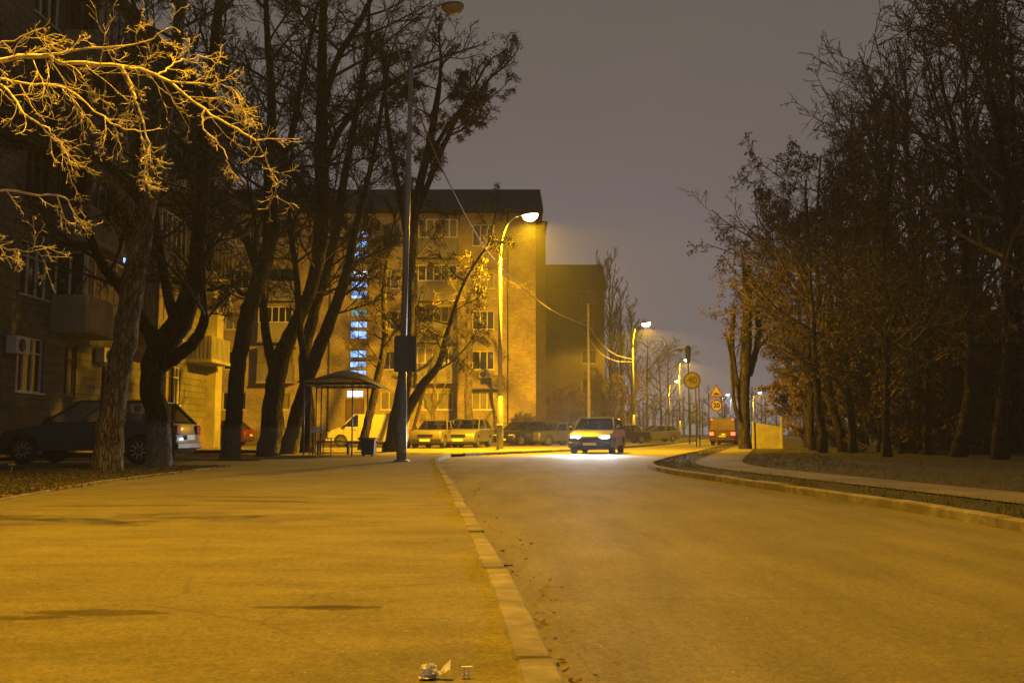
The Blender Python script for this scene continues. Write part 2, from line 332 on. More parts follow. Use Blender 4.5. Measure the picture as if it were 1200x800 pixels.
# ------------------------------------------------------------------ mesh helpers
class MB:
    def __init__(s): s.v = []; s.f = []; s.m = []; s.sm = []
    def face(s, idx, mi=0, sm=False): s.f.append(tuple(idx)); s.m.append(mi); s.sm.append(sm)
    def quad(s, a, b, c, d, mi=0):
        i = len(s.v); s.v += [tuple(a), tuple(b), tuple(c), tuple(d)]; s.face((i, i+1, i+2, i+3), mi)
    def box(s, x0, x1, y0, y1, z0, z1, mi=0, mtx=None):
        i = len(s.v)
        vs = [Vector(p) for p in ((x0,y0,z0),(x1,y0,z0),(x1,y1,z0),(x0,y1,z0),(x0,y0,z1),(x1,y0,z1),(x1,y1,z1),(x0,y1,z1))]
        if mtx is not None: vs = [mtx @ p for p in vs]
        s.v += [tuple(p) for p in vs]
        for q in ((3,2,1,0),(4,5,6,7),(0,1,5,4),(1,2,6,5),(2,3,7,6),(3,0,4,7)): s.face([i+k for k in q], mi)
    def bbox(s, x0, x1, y0, y1, z0, z1, b=.02, mi=0, mtx=None):      # box with chamfered edges
        b = min(b, (x1-x0)/2.2, (y1-y0)/2.2, (z1-z0)/2.2)
        i = len(s.v); L = []
        for (z, o) in ((z0, b), (z0+b, 0), (z1-b, 0), (z1, b)):
            ring = [(x0+o+ (b if o==0 else 0)*0, y0+o), (x1-o, y0+o), (x1-o, y1-o), (x0+o, y1-o)]
            c = b if o == 0 else b*.4
            pts = []
            xx0, yy0, xx1, yy1 = x0+o, y0+o, x1-o, y1-o
            pts = [(xx0+c,yy0),(xx1-c,yy0),(xx1,yy0+c),(xx1,yy1-c),(xx1-c,yy1),(xx0+c,yy1),(xx0,yy1-c),(xx0,yy0+c)]
            L.append([Vector((p[0], p[1], z)) for p in pts])
        for r in L:
            for p in r: s.v.append(tuple(mtx @ p if mtx is not None else p))
        s.face([i+7-k for k in range(8)], mi)
        for k in range(3):
            for j in range(8): s.face((i+k*8+j, i+k*8+(j+1)%8, i+(k+1)*8+(j+1)%8, i+(k+1)*8+j), mi)
        s.face([i+24+k for k in range(8)], mi)
    def tube(s, pts, rad, n=8, mi=0, cap=True, sm=True, jit=0, rng=None):
        pts = [Vector(p) for p in pts]
        if len(pts) < 2: return
        if not hasattr(rad, '__len__'): rad = [rad] * len(pts)
        i0 = len(s.v); prev = None
        for k, p in enumerate(pts):
            a = pts[max(k-1, 0)]; b = pts[min(k+1, len(pts)-1)]
            d = (b - a)
            if d.length < 1e-9: d = Vector((0, 0, 1))
            d.normalize()
            if prev is None:
                h = Vector((1, 0, 0)) if abs(d.x) < .8 else Vector((0, 1, 0))
                u = d.cross(h).normalized()
            else:
                u = prev - d * prev.dot(d)
                if u.length < 1e-6: u = d.cross(Vector((1, .3, .2)))
                u.normalize()
            prev = u; w = d.cross(u)
            for j in range(n):
                a_ = 2 * PI * j / n; rr = rad[k]
                if jit: rr *= 1 + jit * (rng.random() - .5)
                q = p + u * (math.cos(a_) * rr) + w * (math.sin(a_) * rr)
                s.v.append((q.x, q.y, q.z))
        for k in range(len(pts) - 1):
            for j in range(n):
                s.face((i0+k*n+j, i0+k*n+(j+1)%n, i0+(k+1)*n+(j+1)%n, i0+(k+1)*n+j), mi, sm)
        if cap:
            s.face([i0 + n-1-j for j in range(n)], mi); e_ = i0 + (len(pts)-1)*n
            s.face([e_ + j for j in range(n)], mi)
    def lathe(s, prof, n=24, mi=0, mtx=None, sm=True):     # prof: (r,z) about local z
        i0 = len(s.v)
        for (r, z) in prof:
            for j in range(n):
                p = Vector((r*math.cos(2*PI*j/n), r*math.sin(2*PI*j/n), z))
                s.v.append(tuple(mtx @ p if mtx is not None else p))
        for k in range(len(prof)-1):
            for j in range(n): s.face((i0+k*n+j, i0+k*n+(j+1)%n, i0+(k+1)*n+(j+1)%n, i0+(k+1)*n+j), mi, sm)
        s.face([i0+n-1-j for j in range(n)], mi); e_ = i0+(len(prof)-1)*n; s.face([e_+j for j in range(n)], mi)
    def poly(s, pts, mi=0):                                # flat polygon, any shape
        tri = geometry.tessellate_polygon([[Vector(p) for p in pts]])
        i = len(s.v); s.v += [tuple(p) for p in pts]
        for t in tri: s.face((i+t[0], i+t[1], i+t[2]), mi)
    def build(s, name, mats, parent=None):
        me = bpy.data.meshes.new(name); me.from_pydata(s.v, [], s.f)
        if not isinstance(mats, (list, tuple)): mats = [mats]
        for m in mats: me.materials.append(M[m] if isinstance(m, str) else m)
        me.polygons.foreach_set('material_index', s.m); me.polygons.foreach_set('use_smooth', s.sm)
        me.update()
        o = bpy.data.objects.new(name, me); scene.collection.objects.link(o)
        if parent: o.parent = parent
        return o
def fixnormals(o):
    import bmesh
    b = bmesh.new(); b.from_mesh(o.data); bmesh.ops.recalc_face_normals(b, faces=b.faces); b.to_mesh(o.data); b.free(); return o
def tag(o, label, cat, group=None, kind=None):
    if label: o['label'] = label
    if cat: o['category'] = cat
    if group: o['group'] = group
    if kind: o['kind'] = kind
    return o
def thing(name, label, cat, loc=(0,0,0), rz=0, group=None):
    o = bpy.data.objects.new(name, None); scene.collection.objects.link(o)
    o.location = loc; o.rotation_euler = (0, 0, rz); o.empty_display_size = .2
    return tag(o, label, cat, group)
def struct(o): o['kind'] = 'structure'; return o
def copy_tree(o, parent=None):
    c = o.copy(); scene.collection.objects.link(c); c.parent = parent
    for ch in [q for q in scene.objects if q.parent == o]: copy_tree(ch, c)
    return c

# ================================================================== SETTING
ROADZ = -0.085
b = MB()
b.quad((-400, -60, -.12), (500, -60, -.12), (500, 700, -.12), (-400, 700, -.12))
struct(b.build('ground', 'soil'))

def smooth(pts, n=6):
    out = []
    pts = [Vector(p) for p in pts]
    for i in range(len(pts)-1):
        p0 = pts[max(i-1,0)]; p1 = pts[i]; p2 = pts[i+1]; p3 = pts[min(i+2,len(pts)-1)]
        for k in range(n):
            t = k/n
            out.append(.5*((2*p1)+(p2-p0)*t+(2*p0-5*p1+4*p2-p3)*t*t+(3*p1-p0-3*p2+p3)*t**3))
    out.append(pts[-1]); return out
def offset(line, d):                 # to the right of travel
    out = []
    for i, p in enumerate(line):
        a = line[max(i-1,0)]; c = line[min(i+1,len(line)-1)]
        t = (c-a); t.z = 0; t.normalize()
        out.append(p + Vector((t.y, -t.x, 0))*d)
    return out
KL = smooth([(.40,-4,0),(.275,0,0),(.155,2.6,0),(-.07,5.5,0),(-.39,8.8,0),(-.97,15,0),(-1.53,20.5,0),(-1.93,25,0),(-2.15,29,0),(-2.05,32,0)], 8)
KL2 = smooth([(-1.62,33.2,0),(-1.2,34.2,0),(0,37,0),(1.5,40,0),(3.6,45,0),(7.2,55,0),(11,68,0),(15.5,85,0),(20.5,105,0),(27,135,0),(40,180,0)], 6)
KR = smooth([(4.15,-4,0),(4.15,4,0),(4.1,7.5,0),(3.92,10.7,0),(3.45,15,0),(3.05,19.5,0),(3.3,23,0),(4.5,28,0),(6.7,36,0),(9.4,46,0),(13.2,60,0),(17.5,76,0),(22.5,95,0),(29,122,0),(38,152,0),(48,185,0)], 6)
left_all = KL + KL2
def ribbon(b, A, B, z, mi=0):
    n = min(len(A), len(B))
    for i in range(n-1):
        b.quad((A[i].x,A[i].y,z),(B[i].x,B[i].y,z),(B[i+1].x,B[i+1].y,z),(A[i+1].x,A[i+1].y,z), mi)
# road polygon
b = MB()
ptsR = [(p.x, p.y, ROADZ) for p in left_all] + [(p.x, p.y, ROADZ) for p in reversed(KR)]
b.poly(ptsR)
road = struct(fixnormals(b.build('road', 'road')))
# pavement on the left and the yard behind it
b = MB()
pv = [(p.x-.11, p.y, 0) for p in KL] + [(-2.2, 32.6, 0)] + [(p.x-.12, p.y+.1, 0) for p in KL2[:30]] + [(9, 64, 0), (-8.5, 64, 0), (-30, 55, 0), (-30, 40, 0), (-8.4, 40, 0), (-7.6, 30, 0), (-6.6, 24.6, 0), (-40, 24.4, 0), (-40, 21.0, 0), (-6.4, 21.2, 0), (-6.05, 19, 0), (-6.0, 14, 0), (-5.35, 9.8, 0), (-5.2, 4, 0), (-5.2, -4, 0)]
b.poly(pv)
pav = struct(fixnormals(b.build('pavement', 'pavement')))
# drop kerb where the yard opens
# kerbs, stone by stone
rngk = random.Random(5)
def kerb_line(line, side, name, drop=(), w=.15, h0=ROADZ-.03, top=.012, L=1.0):
    b = MB()
    # arc-length param
    acc = [0]
    for i in range(1, len(line)): acc.append(acc[-1] + (line[i]-line[i-1]).length)
    def at(s):
        for i in range(1, len(line)):
            if acc[i] >= s:
                t = (s-acc[i-1])/max(1e-6, acc[i]-acc[i-1]); return line[i-1].lerp(line[i], t)
        return line[-1]
    s = 0
    while s + L < acc[-1]:
        a = at(s+.006); c = at(s+L-.006); d = (c-a).normalized(); nrm = Vector((d.y, -d.x, 0))*side
        dz = rngk.uniform(-.006, .006); dn = rngk.uniform(-.008, .008)
        for (lo, hi, ddz) in drop:
            if lo <= s < hi: dz += ddz
        mtx = Matrix(((d.x, nrm.x, 0, a.x+nrm.x*dn), (d.y, nrm.y, 0, a.y+nrm.y*dn), (0, 0, 1, 0), (0, 0, 0, 1)))
        ln = (c-a).length
        b.bbox(0, ln, 0, w, h0, top+dz, .012, 0, mtx)
        s += L
    return struct(fixnormals(b.build(name, 'kerb')))
kerb_line(KL, -1, 'kerb', w=.125, drop=((9.6, 10.5, -.03), (10.5,11.2,-.012)))
kerb_line(KL2, -1, 'kerb', top=.02)
kerb_line(KR, 1, 'kerb', top=.01)
# right verge: soil strip, then a footpath, then dark soil
A = offset(KR, .15); B = offset(KR, 1.15); C_ = offset(KR, 2.3); D_ = offset(KR, 2.42)
b = MB(); ribbon(b, A, B, -.02); struct(b.build('verge', 'soil'))
b = MB(); ribbon(b, B, C_, -.004); struct(b.build('footpath', 'path'))
b = MB()
E_ = [Vector((p.x+70, p.y, 0)) for p in C_]
ribbon(b, offset(KR, 2.3), E_, -.03); struct(b.build('lawn', 'soil'))
# thin border along the pavement's lawn side
b = MB()
edge = [Vector(p) for p in ((-5.2,-4,0),(-5.2,4,0),(-5.35,9.8,0),(-6.0,14,0),(-6.05,19,0),(-6.4,21.1,0))]
for i in range(len(edge)-1):
    a, c = edge[i], edge[i+1]; n_ = max(1, int((c-a).length))
    for k in range(n_):
        p = a.lerp(c, k/n_); q = a.lerp(c, (k+.985)/n_); d = (q-p).normalized(); nn = Vector((-d.y, d.x, 0))
        z = .012 + rngk.uniform(-.012, .012)
        mtx = Matrix(((d.x, nn.x, 0, p.x), (d.y, nn.y, 0, p.y), (0,0,1,0), (0,0,0,1)))
        b.bbox(0, (q-p).length, 0, .08, -.08, z, .008, 0, mtx)
struct(fixnormals(b.build('kerb', 'kerb')))
# left lawn, slightly mounded
b = MB()
rg = random.Random(3)
def lawn_h(x, y): return -.015 + .03*math.sin(x*1.3+y*.7) * math.cos(y*.9-x*.4)*.6 + .02*math.sin(x*3.1)*math.sin(y*2.7)*.5
nx, ny = 40, 60
idx = {}
for i in range(nx+1):
    for j in range(ny+1):
        y = -4 + 24.8*j/ny
        xe = -5.28 if y < 4 else (-5.28-(y-4)*.026 if y < 9.8 else (-5.43-(y-9.8)*.155 if y < 14 else -6.1-(y-14)*.03))
        x = xe - 30*(i/nx)**1.5
        idx[i, j] = len(b.v); b.v.append((x, y, lawn_h(x, y)))
for i in range(nx):
    for j in range(ny): b.face((idx[i,j], idx[i,j+1], idx[i+1,j+1], idx[i+1,j]), 0, True)
struct(fixnormals(b.build('lawn', 'soil')))

# sparse dry grass and leaves on the lawn and the right verge (stuff)
def blades(b, x, y, z, n, h, rng, sp=.05):
    for _ in range(n):
        a = rng.uniform(0, 2*PI); r = rng.uniform(0, sp); bx, by = x+r*math.cos(a), y+r*math.sin(a)
        hh = h*rng.uniform(.5, 1.2); a2 = rng.uniform(0, 2*PI); w = .006
        dx, dy = math.cos(a2)*w, math.sin(a2)*w; lx, ly = rng.uniform(-.6,.6)*hh, rng.uniform(-.6,.6)*hh
        i = len(b.v); b.v += [(bx-dx,by-dy,z),(bx+dx,by+dy,z),(bx+lx,by+ly,z+hh)]; b.face((i,i+1,i+2))
b = MB(); rg = random.Random(11)
for _ in range(5200):
    y = rg.uniform(7, 21); x = -5.4 - (y-7)*.05 - abs(rg.gauss(0, 3.6))
    blades(b, x, y, lawn_h(x, y), 4, .055, rg)
tag(b.build('grass', 'grass'), 'short dry grass on the dark lawn beside the pavement', 'grass', kind='stuff')
b = MB()
for _ in range(5000):
    k = rg.randrange(len(KR)-14); p = KR[k].lerp(KR[k+1], rg.random()); o_ = rg.choice((rg.uniform(.2,1.1), rg.uniform(2.4, 9), rg.uniform(2.4, 5)))
    blades(b, p.x+o_, p.y, -.03, 4, .08, rg, .1)
tag(b.build('grass', 'grass'), 'rough dark grass on the verge across the road', 'grass', kind='stuff')
def leafquad(b, x, y, z, s, rng, tilt=.5, mi=0):
    a = rng.uniform(0, 2*PI); t1 = rng.uniform(-tilt, tilt); t2 = rng.uniform(-tilt, tilt)
    u = Vector((math.cos(a), math.sin(a), t1))*s; w = Vector((-math.sin(a), math.cos(a), t2))*s*.6
    c = Vector((x, y, z)); i = len(b.v)
    b.v += [tuple(c-u), tuple(c-w*.8), tuple(c+u), tuple(c+w*.8)]; b.face((i,i+1,i+2,i+3), mi)
b = MB()
for _ in range(900):                                       # gutter debris
    k = rg.randrange(2, len(KL)-4); p = KL[k].lerp(KL[k+1], rg.random())
    leafquad(b, p.x + abs(rg.gauss(0, .16)) + .02, p.y, ROADZ+.006, rg.uniform(.005, .022), rg, .35)
for _ in range(2600):
    y = rg.uniform(7, 20); x = -5.3 - (y-7)*.06 - abs(rg.gauss(0, 2.6)); leafquad(b, x, y, lawn_h(x, y)+.02, rg.uniform(.015,.04), rg)
for _ in range(130):
    leafquad(b, rg.uniform(-4.5, 3.8), rg.uniform(2.2, 18), .006 if False else .004, rg.uniform(.004,.012), rg, .2)
tag(b.build('fallen_leaves', 'leaf_litter'), 'scattered dead leaves and grit along the kerb and lawn', 'leaves', kind='stuff')

# ================================================================== BUILDINGS
def wall_open(b, O, U, W, H, ops, depth=.16, mi=0, z0=0.0):
    """wall in plane O + u*U + z*Z with rectangular openings ops=(u0,u1,z0,z1); reveals go inward (-N)."""
    N = Vector((U.y, -U.x, 0))
    us = sorted({0.0, W} | {o[0] for o in ops} | {o[1] for o in ops}); zs = sorted({z0, H} | {o[2] for o in ops} | {o[3] for o in ops})
    def pt(u, z, d=0): q = O + U*u - N*d; return (q.x, q.y, z)
    for i in range(len(us)-1):
        for j in range(len(zs)-1):
            cu, cz = (us[i]+us[i+1])/2, (zs[j]+zs[j+1])/2
            if any(o[0] < cu < o[1] and o[2] < cz < o[3] for o in ops): continue
            b.quad(pt(us[i], zs[j]), pt(us[i+1], zs[j]), pt(us[i+1], zs[j+1]), pt(us[i], zs[j+1]), mi)
    for (a, c, lo, hi) in ops:
        b.quad(pt(a, lo), pt(a, hi), pt(a, hi, depth), pt(a, lo, depth), mi); b.quad(pt(c, lo), pt(c, lo, depth), pt(c, hi, depth), pt(c, hi), mi)
        b.quad(pt(a, lo), pt(a, lo, depth), pt(c, lo, depth), pt(c, lo), mi); b.quad(pt(a, hi), pt(c, hi), pt(c, hi, depth), pt(a, hi, depth), mi)
def frame_of(O, U):
    N = Vector((U.y, -U.x, 0))
    return Matrix(((U.x, -N.x, 0, O.x), (U.y, -N.y, 0, O.y), (0, 0, 1, 0), (0, 0, 0, 1)))   # local x along wall, y inward
def window(parent, O, U, op, fm='white_frame', gm='window_glass', mull=(.5,), bar=None, sill=True, depth=.12, fw=.055):
    mt = frame_of(O, U); a, c, lo, hi = op; w = c-a; h = hi-lo
    b = MB()
    b.box(a, c, depth-.04, depth+.02, lo, lo+fw, 0, mt); b.box(a, c, depth-.04, depth+.02, hi-fw, hi, 0, mt)
    b.box(a, a+fw, depth-.041, depth+.019, lo+fw, hi-fw, 0, mt); b.box(c-fw, c, depth-.041, depth+.019, lo+fw, hi-fw, 0, mt)
    for k in mull: b.box(a+w*k-fw*.5, a+w*k+fw*.5, depth-.042, depth+.018, lo+fw, hi-fw, 0, mt)
    if bar: b.box(a+fw, c-fw, depth-.038, depth+.016, lo+h*bar-.025, lo+h*bar+.025, 0, mt)
    o = b.build('window', fm, parent)
    b = MB(); b.box(a+.01, c-.01, depth+.025, depth+.035, lo+.01, hi-.01, 0, mt); b.build('pane', gm, o)
    if sill:
        b = MB(); b.box(a-.06, c+.06, -.07, depth-.05, lo-.045, lo+.004, 0, mt); b.build('sill', fm, o)
    return o

# --- back apartment block, facade straight ahead
rb = random.Random(8)
D0 = 62.0
bx0, bx1 = X(222, D0), X(628, D0)
block = thing('apartment_block', 'five storey brick apartment block with a column of blue lit stairwell windows', 'apartment block', (bx0, D0, 0))
W0 = bx1-bx0
U = Vector((1, 0, 0)); O0 = Vector((0, 0, 0))
def u_(px): return X(px, D0)-bx0
rows = [(Z(480,D0), Z(459,D0)), (Z(433,D0), Z(411,D0)), (Z(386,D0), Z(364,D0)), (Z(338,D0), Z(316,D0)), (Z(288,D0), Z(263,D0))]
cols = [(261,288,(.36,.68)), (446,466,(.5,)), (553,579,(.36,.68))]
loggias = [(305,345), (490,536)]
ops = []; wins = []
for (a, c, ml) in cols:
    for k, (lo, hi) in enumerate(rows): ops.append((u_(a), u_(c), lo, hi)); wins.append((ops[-1], ml))
lg = []
for (a, c) in loggias:
    for k, (lo, hi) in enumerate(rows):
        o_ = (u_(a)+.15, u_(c)-.15, lo-.55, hi+.05) if k else (u_(a)+.3, u_(c)-.3, lo, hi)
        ops.append(o_); lg.append((k, a, c, o_))
stair = [(270,278,0),(282,290,0),(294,302,0),(317,325,1),(329,337,0),(340,350,0),(362,371,2),(376,384,0),(387,397,0),(410,419,0),(423,430.5,0),(433,441,0)]
st_ops = []
for (t_, b_, kd) in stair:
    o_ = (u_(409), u_(429), Z(b_, D0), Z(t_, D0)); ops.append(o_); st_ops.append((o_, kd))
door_op = (u_(405), u_(427), 0.15, Z(467.5, D0)); ops.append(door_op)
tr_op = (u_(406), u_(426), Z(465.5, D0), Z(457, D0)); ops.append(tr_op)
EAVE = Z(250, D0)
b = MB(); wall_open(b, O0, U, W0, EAVE, ops, .25)
DEP = 12.0
b.quad((W0,0,0),(W0,DEP,0),(W0,DEP,EAVE),(W0,0,EAVE)); b.quad((0,DEP,0),(0,0,0),(0,0,EAVE),(0,DEP,EAVE)); b.quad((W0,DEP,0),(0,DEP,0),(0,DEP,EAVE),(W0,DEP,EAVE))
b.build('wall', 'brick_main', block)
b = MB(); b.box(-.03, u_(404.5), -.04, -.002, 0, .95); b.box(u_(427.5), W0+.03, -.04, -.002, 0, .95); b.build('plinth', 'plinth', block)
RZ = Z(222, D0+6)
b = MB()
b.box(-.5, W0+.5, -.55, DEP+.5, EAVE, EAVE+.22)
i = len(b.v); b.v += [(-.5,-.55,EAVE+.22),(W0+.5,-.55,EAVE+.22),(W0+.5,DEP+.5,EAVE+.22),(-.5,DEP+.5,EAVE+.22),(-.5,6,RZ),(W0+.5,6,RZ)]
for q in ((0,1,5,4),(2,3,4,5),(1,2,5),(3,0,4)): b.face([i+k for k in q])
roof = b.build('roof', 'roof', block)
for cx in (4.0, 13.0):
    b = MB(); b.box(cx, cx+.9, 6.6, 7.2, RZ-1.2, RZ+.05); b.build('chimney', 'brick_dark', roof)
for (o_, ml) in wins:
    g = rb.choice(['window_glass','window_glass','curtain'])
    window(block, O0, U, o_, 'white_frame' if rb.random() < .75 else 'brown_frame', g, ml)
for (k, a, c, o_) in lg:
    if k == 0:
        window(block, O0, U, o_, 'white_frame', 'curtain', (.5,)); continue
    # glazed balcony standing proud of the wall
    mtl = frame_of(O0, U)
    u0, u1 = u_(a), u_(c); lo, hi = o_[2]-.25, o_[3]+.1; par = lo+1.15
    b = MB()
    b.box(u0-.05, u1+.05, -1.0, 0-.003, lo-.16, lo, 0, mtl)
    bal = b.build('balcony', 'concrete', block)
    b = MB(); b.box(u0, u1, -.98, -.93, lo, par, 0, mtl); b.box(u0, u0+.05, -.93, -.004, lo, par, 0, mtl); b.box(u1-.05, u1, -.93, -.004, lo, par, 0, mtl)
    b.build('parapet', 'plaster' if (k+a) % 2 else 'balcony_sheet', bal)
    if k == 3 and a == 305: continue
    b = MB(); n_ = 5
    for j in range(n_+1):
        uu = u0+.03+(u1-u0-.06)*j/n_; b.box(uu-.035, uu+.035, -.97, -.91, par, hi, 0, mtl)
    b.box(u0, u1, -.975, -.905, hi-.06, hi, 0, mtl); b.box(u0, u1, -.975, -.905, par+.001, par+.06, 0, mtl)
    b.box(u0, u0+.05, -.9, -.004, hi-.06, hi, 0, mtl); b.box(u1-.05, u1, -.9, -.004, hi-.06, hi, 0, mtl)
    gz = b.build('balcony_glazing', 'white_frame' if (k+a) % 3 else 'brown_frame', bal)
    b = MB(); b.box(u0+.02, u1-.02, -.945, -.935, par+.02, hi-.02, 0, mtl); b.build('pane', rb.choice(['window_glass','curtain']), gz)
    b = MB(); b.box(u0-.1, u1+.1, -1.05, -.003, hi+.003, hi+.07, 0, mtl); b.build('balcony_roof', 'concrete', bal)
    b = MB(); b.box(u0+.2, u1-.2, .02, .04, lo, hi, 0, mtl); b.build('door', 'curtain', bal)
for (o_, kd) in st_ops:
    window(block, O0, U, o_, 'metal_dark', ['stair_glow','stair_bright','stair_green'][kd], (.5,), None, False, .10, .04)
window(block, O0, U, tr_op, 'metal_dark', 'stair_bright', (.5,), None, False, .10, .04)
mtl = frame_of(O0, U)
b = MB(); b.bbox(door_op[0]+.03, door_op[1]-.03, .12, .17, .15, door_op[3]-.02, .01, 0, mtl); b.box(door_op[0]+.62, door_op[0]+.64, .115, .12, .2, door_op[3]-.1, 0, mtl)
dr = b.build('door', 'door_brown', block)
b = MB(); b.box(door_op[0]+.72, door_op[0]+.76, .06, .12, 1.1, 1.3, 0, mtl); b.build('handle', 'metal_post', dr)
b = MB(); b.box(door_op[0]-.3, door_op[1]+.3, -1.0, 0, 0, .15, 0, mtl); b.build('step', 'concrete', block)
b = MB(); a_ = u_(561); b.bbox(a_, a_+.85, -.42, -.06, Z(443,D0), Z(435,D0), .03, 0, mtl)
acx = b.build('air_conditioner', 'ac', block)
b = MB(); b.lathe([(.20,0),(.20,.02),(.05,.03)], 20, 0, mtl @ Matrix.Translation((a_+.3, -.42, (Z(443,D0)+Z(435,D0))/2)) @ Matrix.Rotation(R(90),4,'X')); b.build('fan_grille', 'metal_dark', acx)
b = MB(); b.box(u_(563), u_(576), -.02, -.003, Z(450,D0), Z(444.5,D0), 0, mtl); b.build('vent_panel', 'window_glass', block)
b = MB(); b.box(u_(549), u_(556), -.03, -.005, Z(518,D0), Z(506,D0), 0, mtl); b.build('notice_board', 'ac', block)
for px in (595, 385):
    b = MB(); b.tube([(u_(px), -.10, .3), (u_(px), -.10, EAVE-.1)], .055, 8); b.build('drainpipe', 'metal_dark', block)
b = MB(); b.box(u_(553)-.3, u_(579)+.3, -.75, -.003, Z(456,D0), Z(456,D0)+.07, 0, mtl); b.build('canopy_slab', 'concrete', block)

# set-back wing of the same height, narrow strip at its right
wing = thing('stair_wing', 'narrow dark brick wing set back at the right end of the lit block', 'building wing', (bx1+.03, D0+3, 0))
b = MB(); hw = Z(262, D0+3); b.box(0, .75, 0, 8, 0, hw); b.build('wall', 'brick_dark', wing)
b = MB(); b.box(-.02, .9, -.1, 8.1, hw, hw+.15); b.build('roof', 'roof', wing)

# --- second block behind, dark gable side
D1 = 86.0
sx0, sx1 = X(632, D1), X(709, D1)
sec = thing('apartment_block', 'plain dark apartment block with a flat ridge behind the lit one', 'apartment block', (sx0, D1, 0))
W1 = sx1-sx0; H1 = Z(338, D1)
ops = []
for k in range(5):
    for uu in (3.9,): ops.append((uu, uu+1.3, 1.6+2.75*k, 2.9+2.75*k))
b = MB(); wall_open(b, Vector((0,0,0)), U, W1, H1, ops, .2)
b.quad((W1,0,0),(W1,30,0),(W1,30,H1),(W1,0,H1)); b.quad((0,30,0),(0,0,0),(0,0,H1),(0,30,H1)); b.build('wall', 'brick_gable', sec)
for o_ in ops: window(sec, Vector((0,0,0)), U, o_, 'brown_frame', 'window_glass', (.5,))
b = MB(); r1 = Z(310, D1+3); b.box(-.3, W1+.3, -.3, 30, H1, H1+.15)
i = len(b.v); b.v += [(-.3,-.3,H1+.15),(W1+.3,-.3,H1+.15),(W1+.3,30,H1+.15),(-.3,30,H1+.15),(-.3,3,r1),(W1+.1,3,r1),(W1+.1,30,r1),(-.3,30,r1)]
for q in ((0,1,5,4),(1,2,6,5),(3,0,4,7),(4,5,6,7),(2,3,7,6)): b.face([i+k for k in q])
b.build('roof', 'roof', sec)

# --- left apartment block, long facade running away from the camera
LX = -15.3
LY0, LY1 = 14.0, 48.0
left = thing('apartment_block', 'grey five storey block in shadow with glazed balconies beside the lawn', 'apartment block', (LX, LY0, 0))
UL = Vector((0, 1, 0))
OL = Vector((0, 0, 0)); WL = LY1-LY0; HL = 17.0
ops = []; lw = []
bal_y = [16.9, 23.3, 30.0]           # balcony stacks, metres along the facade
k = 0
colsL = [1.2, 4.6, 8.0, 11.4, 14.9, 17.9, 20.9, 26.6, 28.3]
for u0 in colsL:
    w = 1.7 if u0 not in (28.3, 17.9) else 1.0
    for r in range(5):
        lo = 2.0+3.05*r; o_ = (u0, u0+w, lo, lo+1.75); ops.append(o_); lw.append(o_)
b = MB(); wall_open(b, OL, UL, WL, HL, ops, .22)
b.quad((0, WL, 0), (-11, WL, 0), (-11, WL, HL), (0, WL, HL)); b.quad((-11, 0, 0), (0, 0, 0), (0, 0, HL), (-11, 0, HL)); b.quad((-11,WL,0),(-11,0,0),(-11,0,HL),(-11,WL,HL))
b.build('wall', 'brick_left', left)
b = MB(); b.box(0.003, .05, 0, WL+.05, 0, 1.3); b.build('plinth', 'plinth', left)
b = MB(); b.box(-11.5, .6, -.4, WL+.4, HL, HL+.2)
i = len(b.v); b.v += [(.6,-.4,HL+.2),(.6,WL+.4,HL+.2),(-11.5,WL+.4,HL+.2),(-11.5,-.4,HL+.2),(-5.4,-.4,HL+2.6),(-5.4,WL+.4,HL+2.6)]
for q in ((0,1,5,4),(2,3,4,5),(1,2,5),(3,0,4)): b.face([i+k_ for k_ in q])
b.build('roof', 'roof', left)
rl = random.Random(4)
for o_ in lw:
    window(left, OL, UL, o_, rl.choice(['white_frame','brown_frame','brown_frame']), rl.choice(['window_glass','window_glass','curtain']), (.33, .66) if o_[1]-o_[0] > 1.2 else (.5,), .72)
mtl = frame_of(OL, UL)
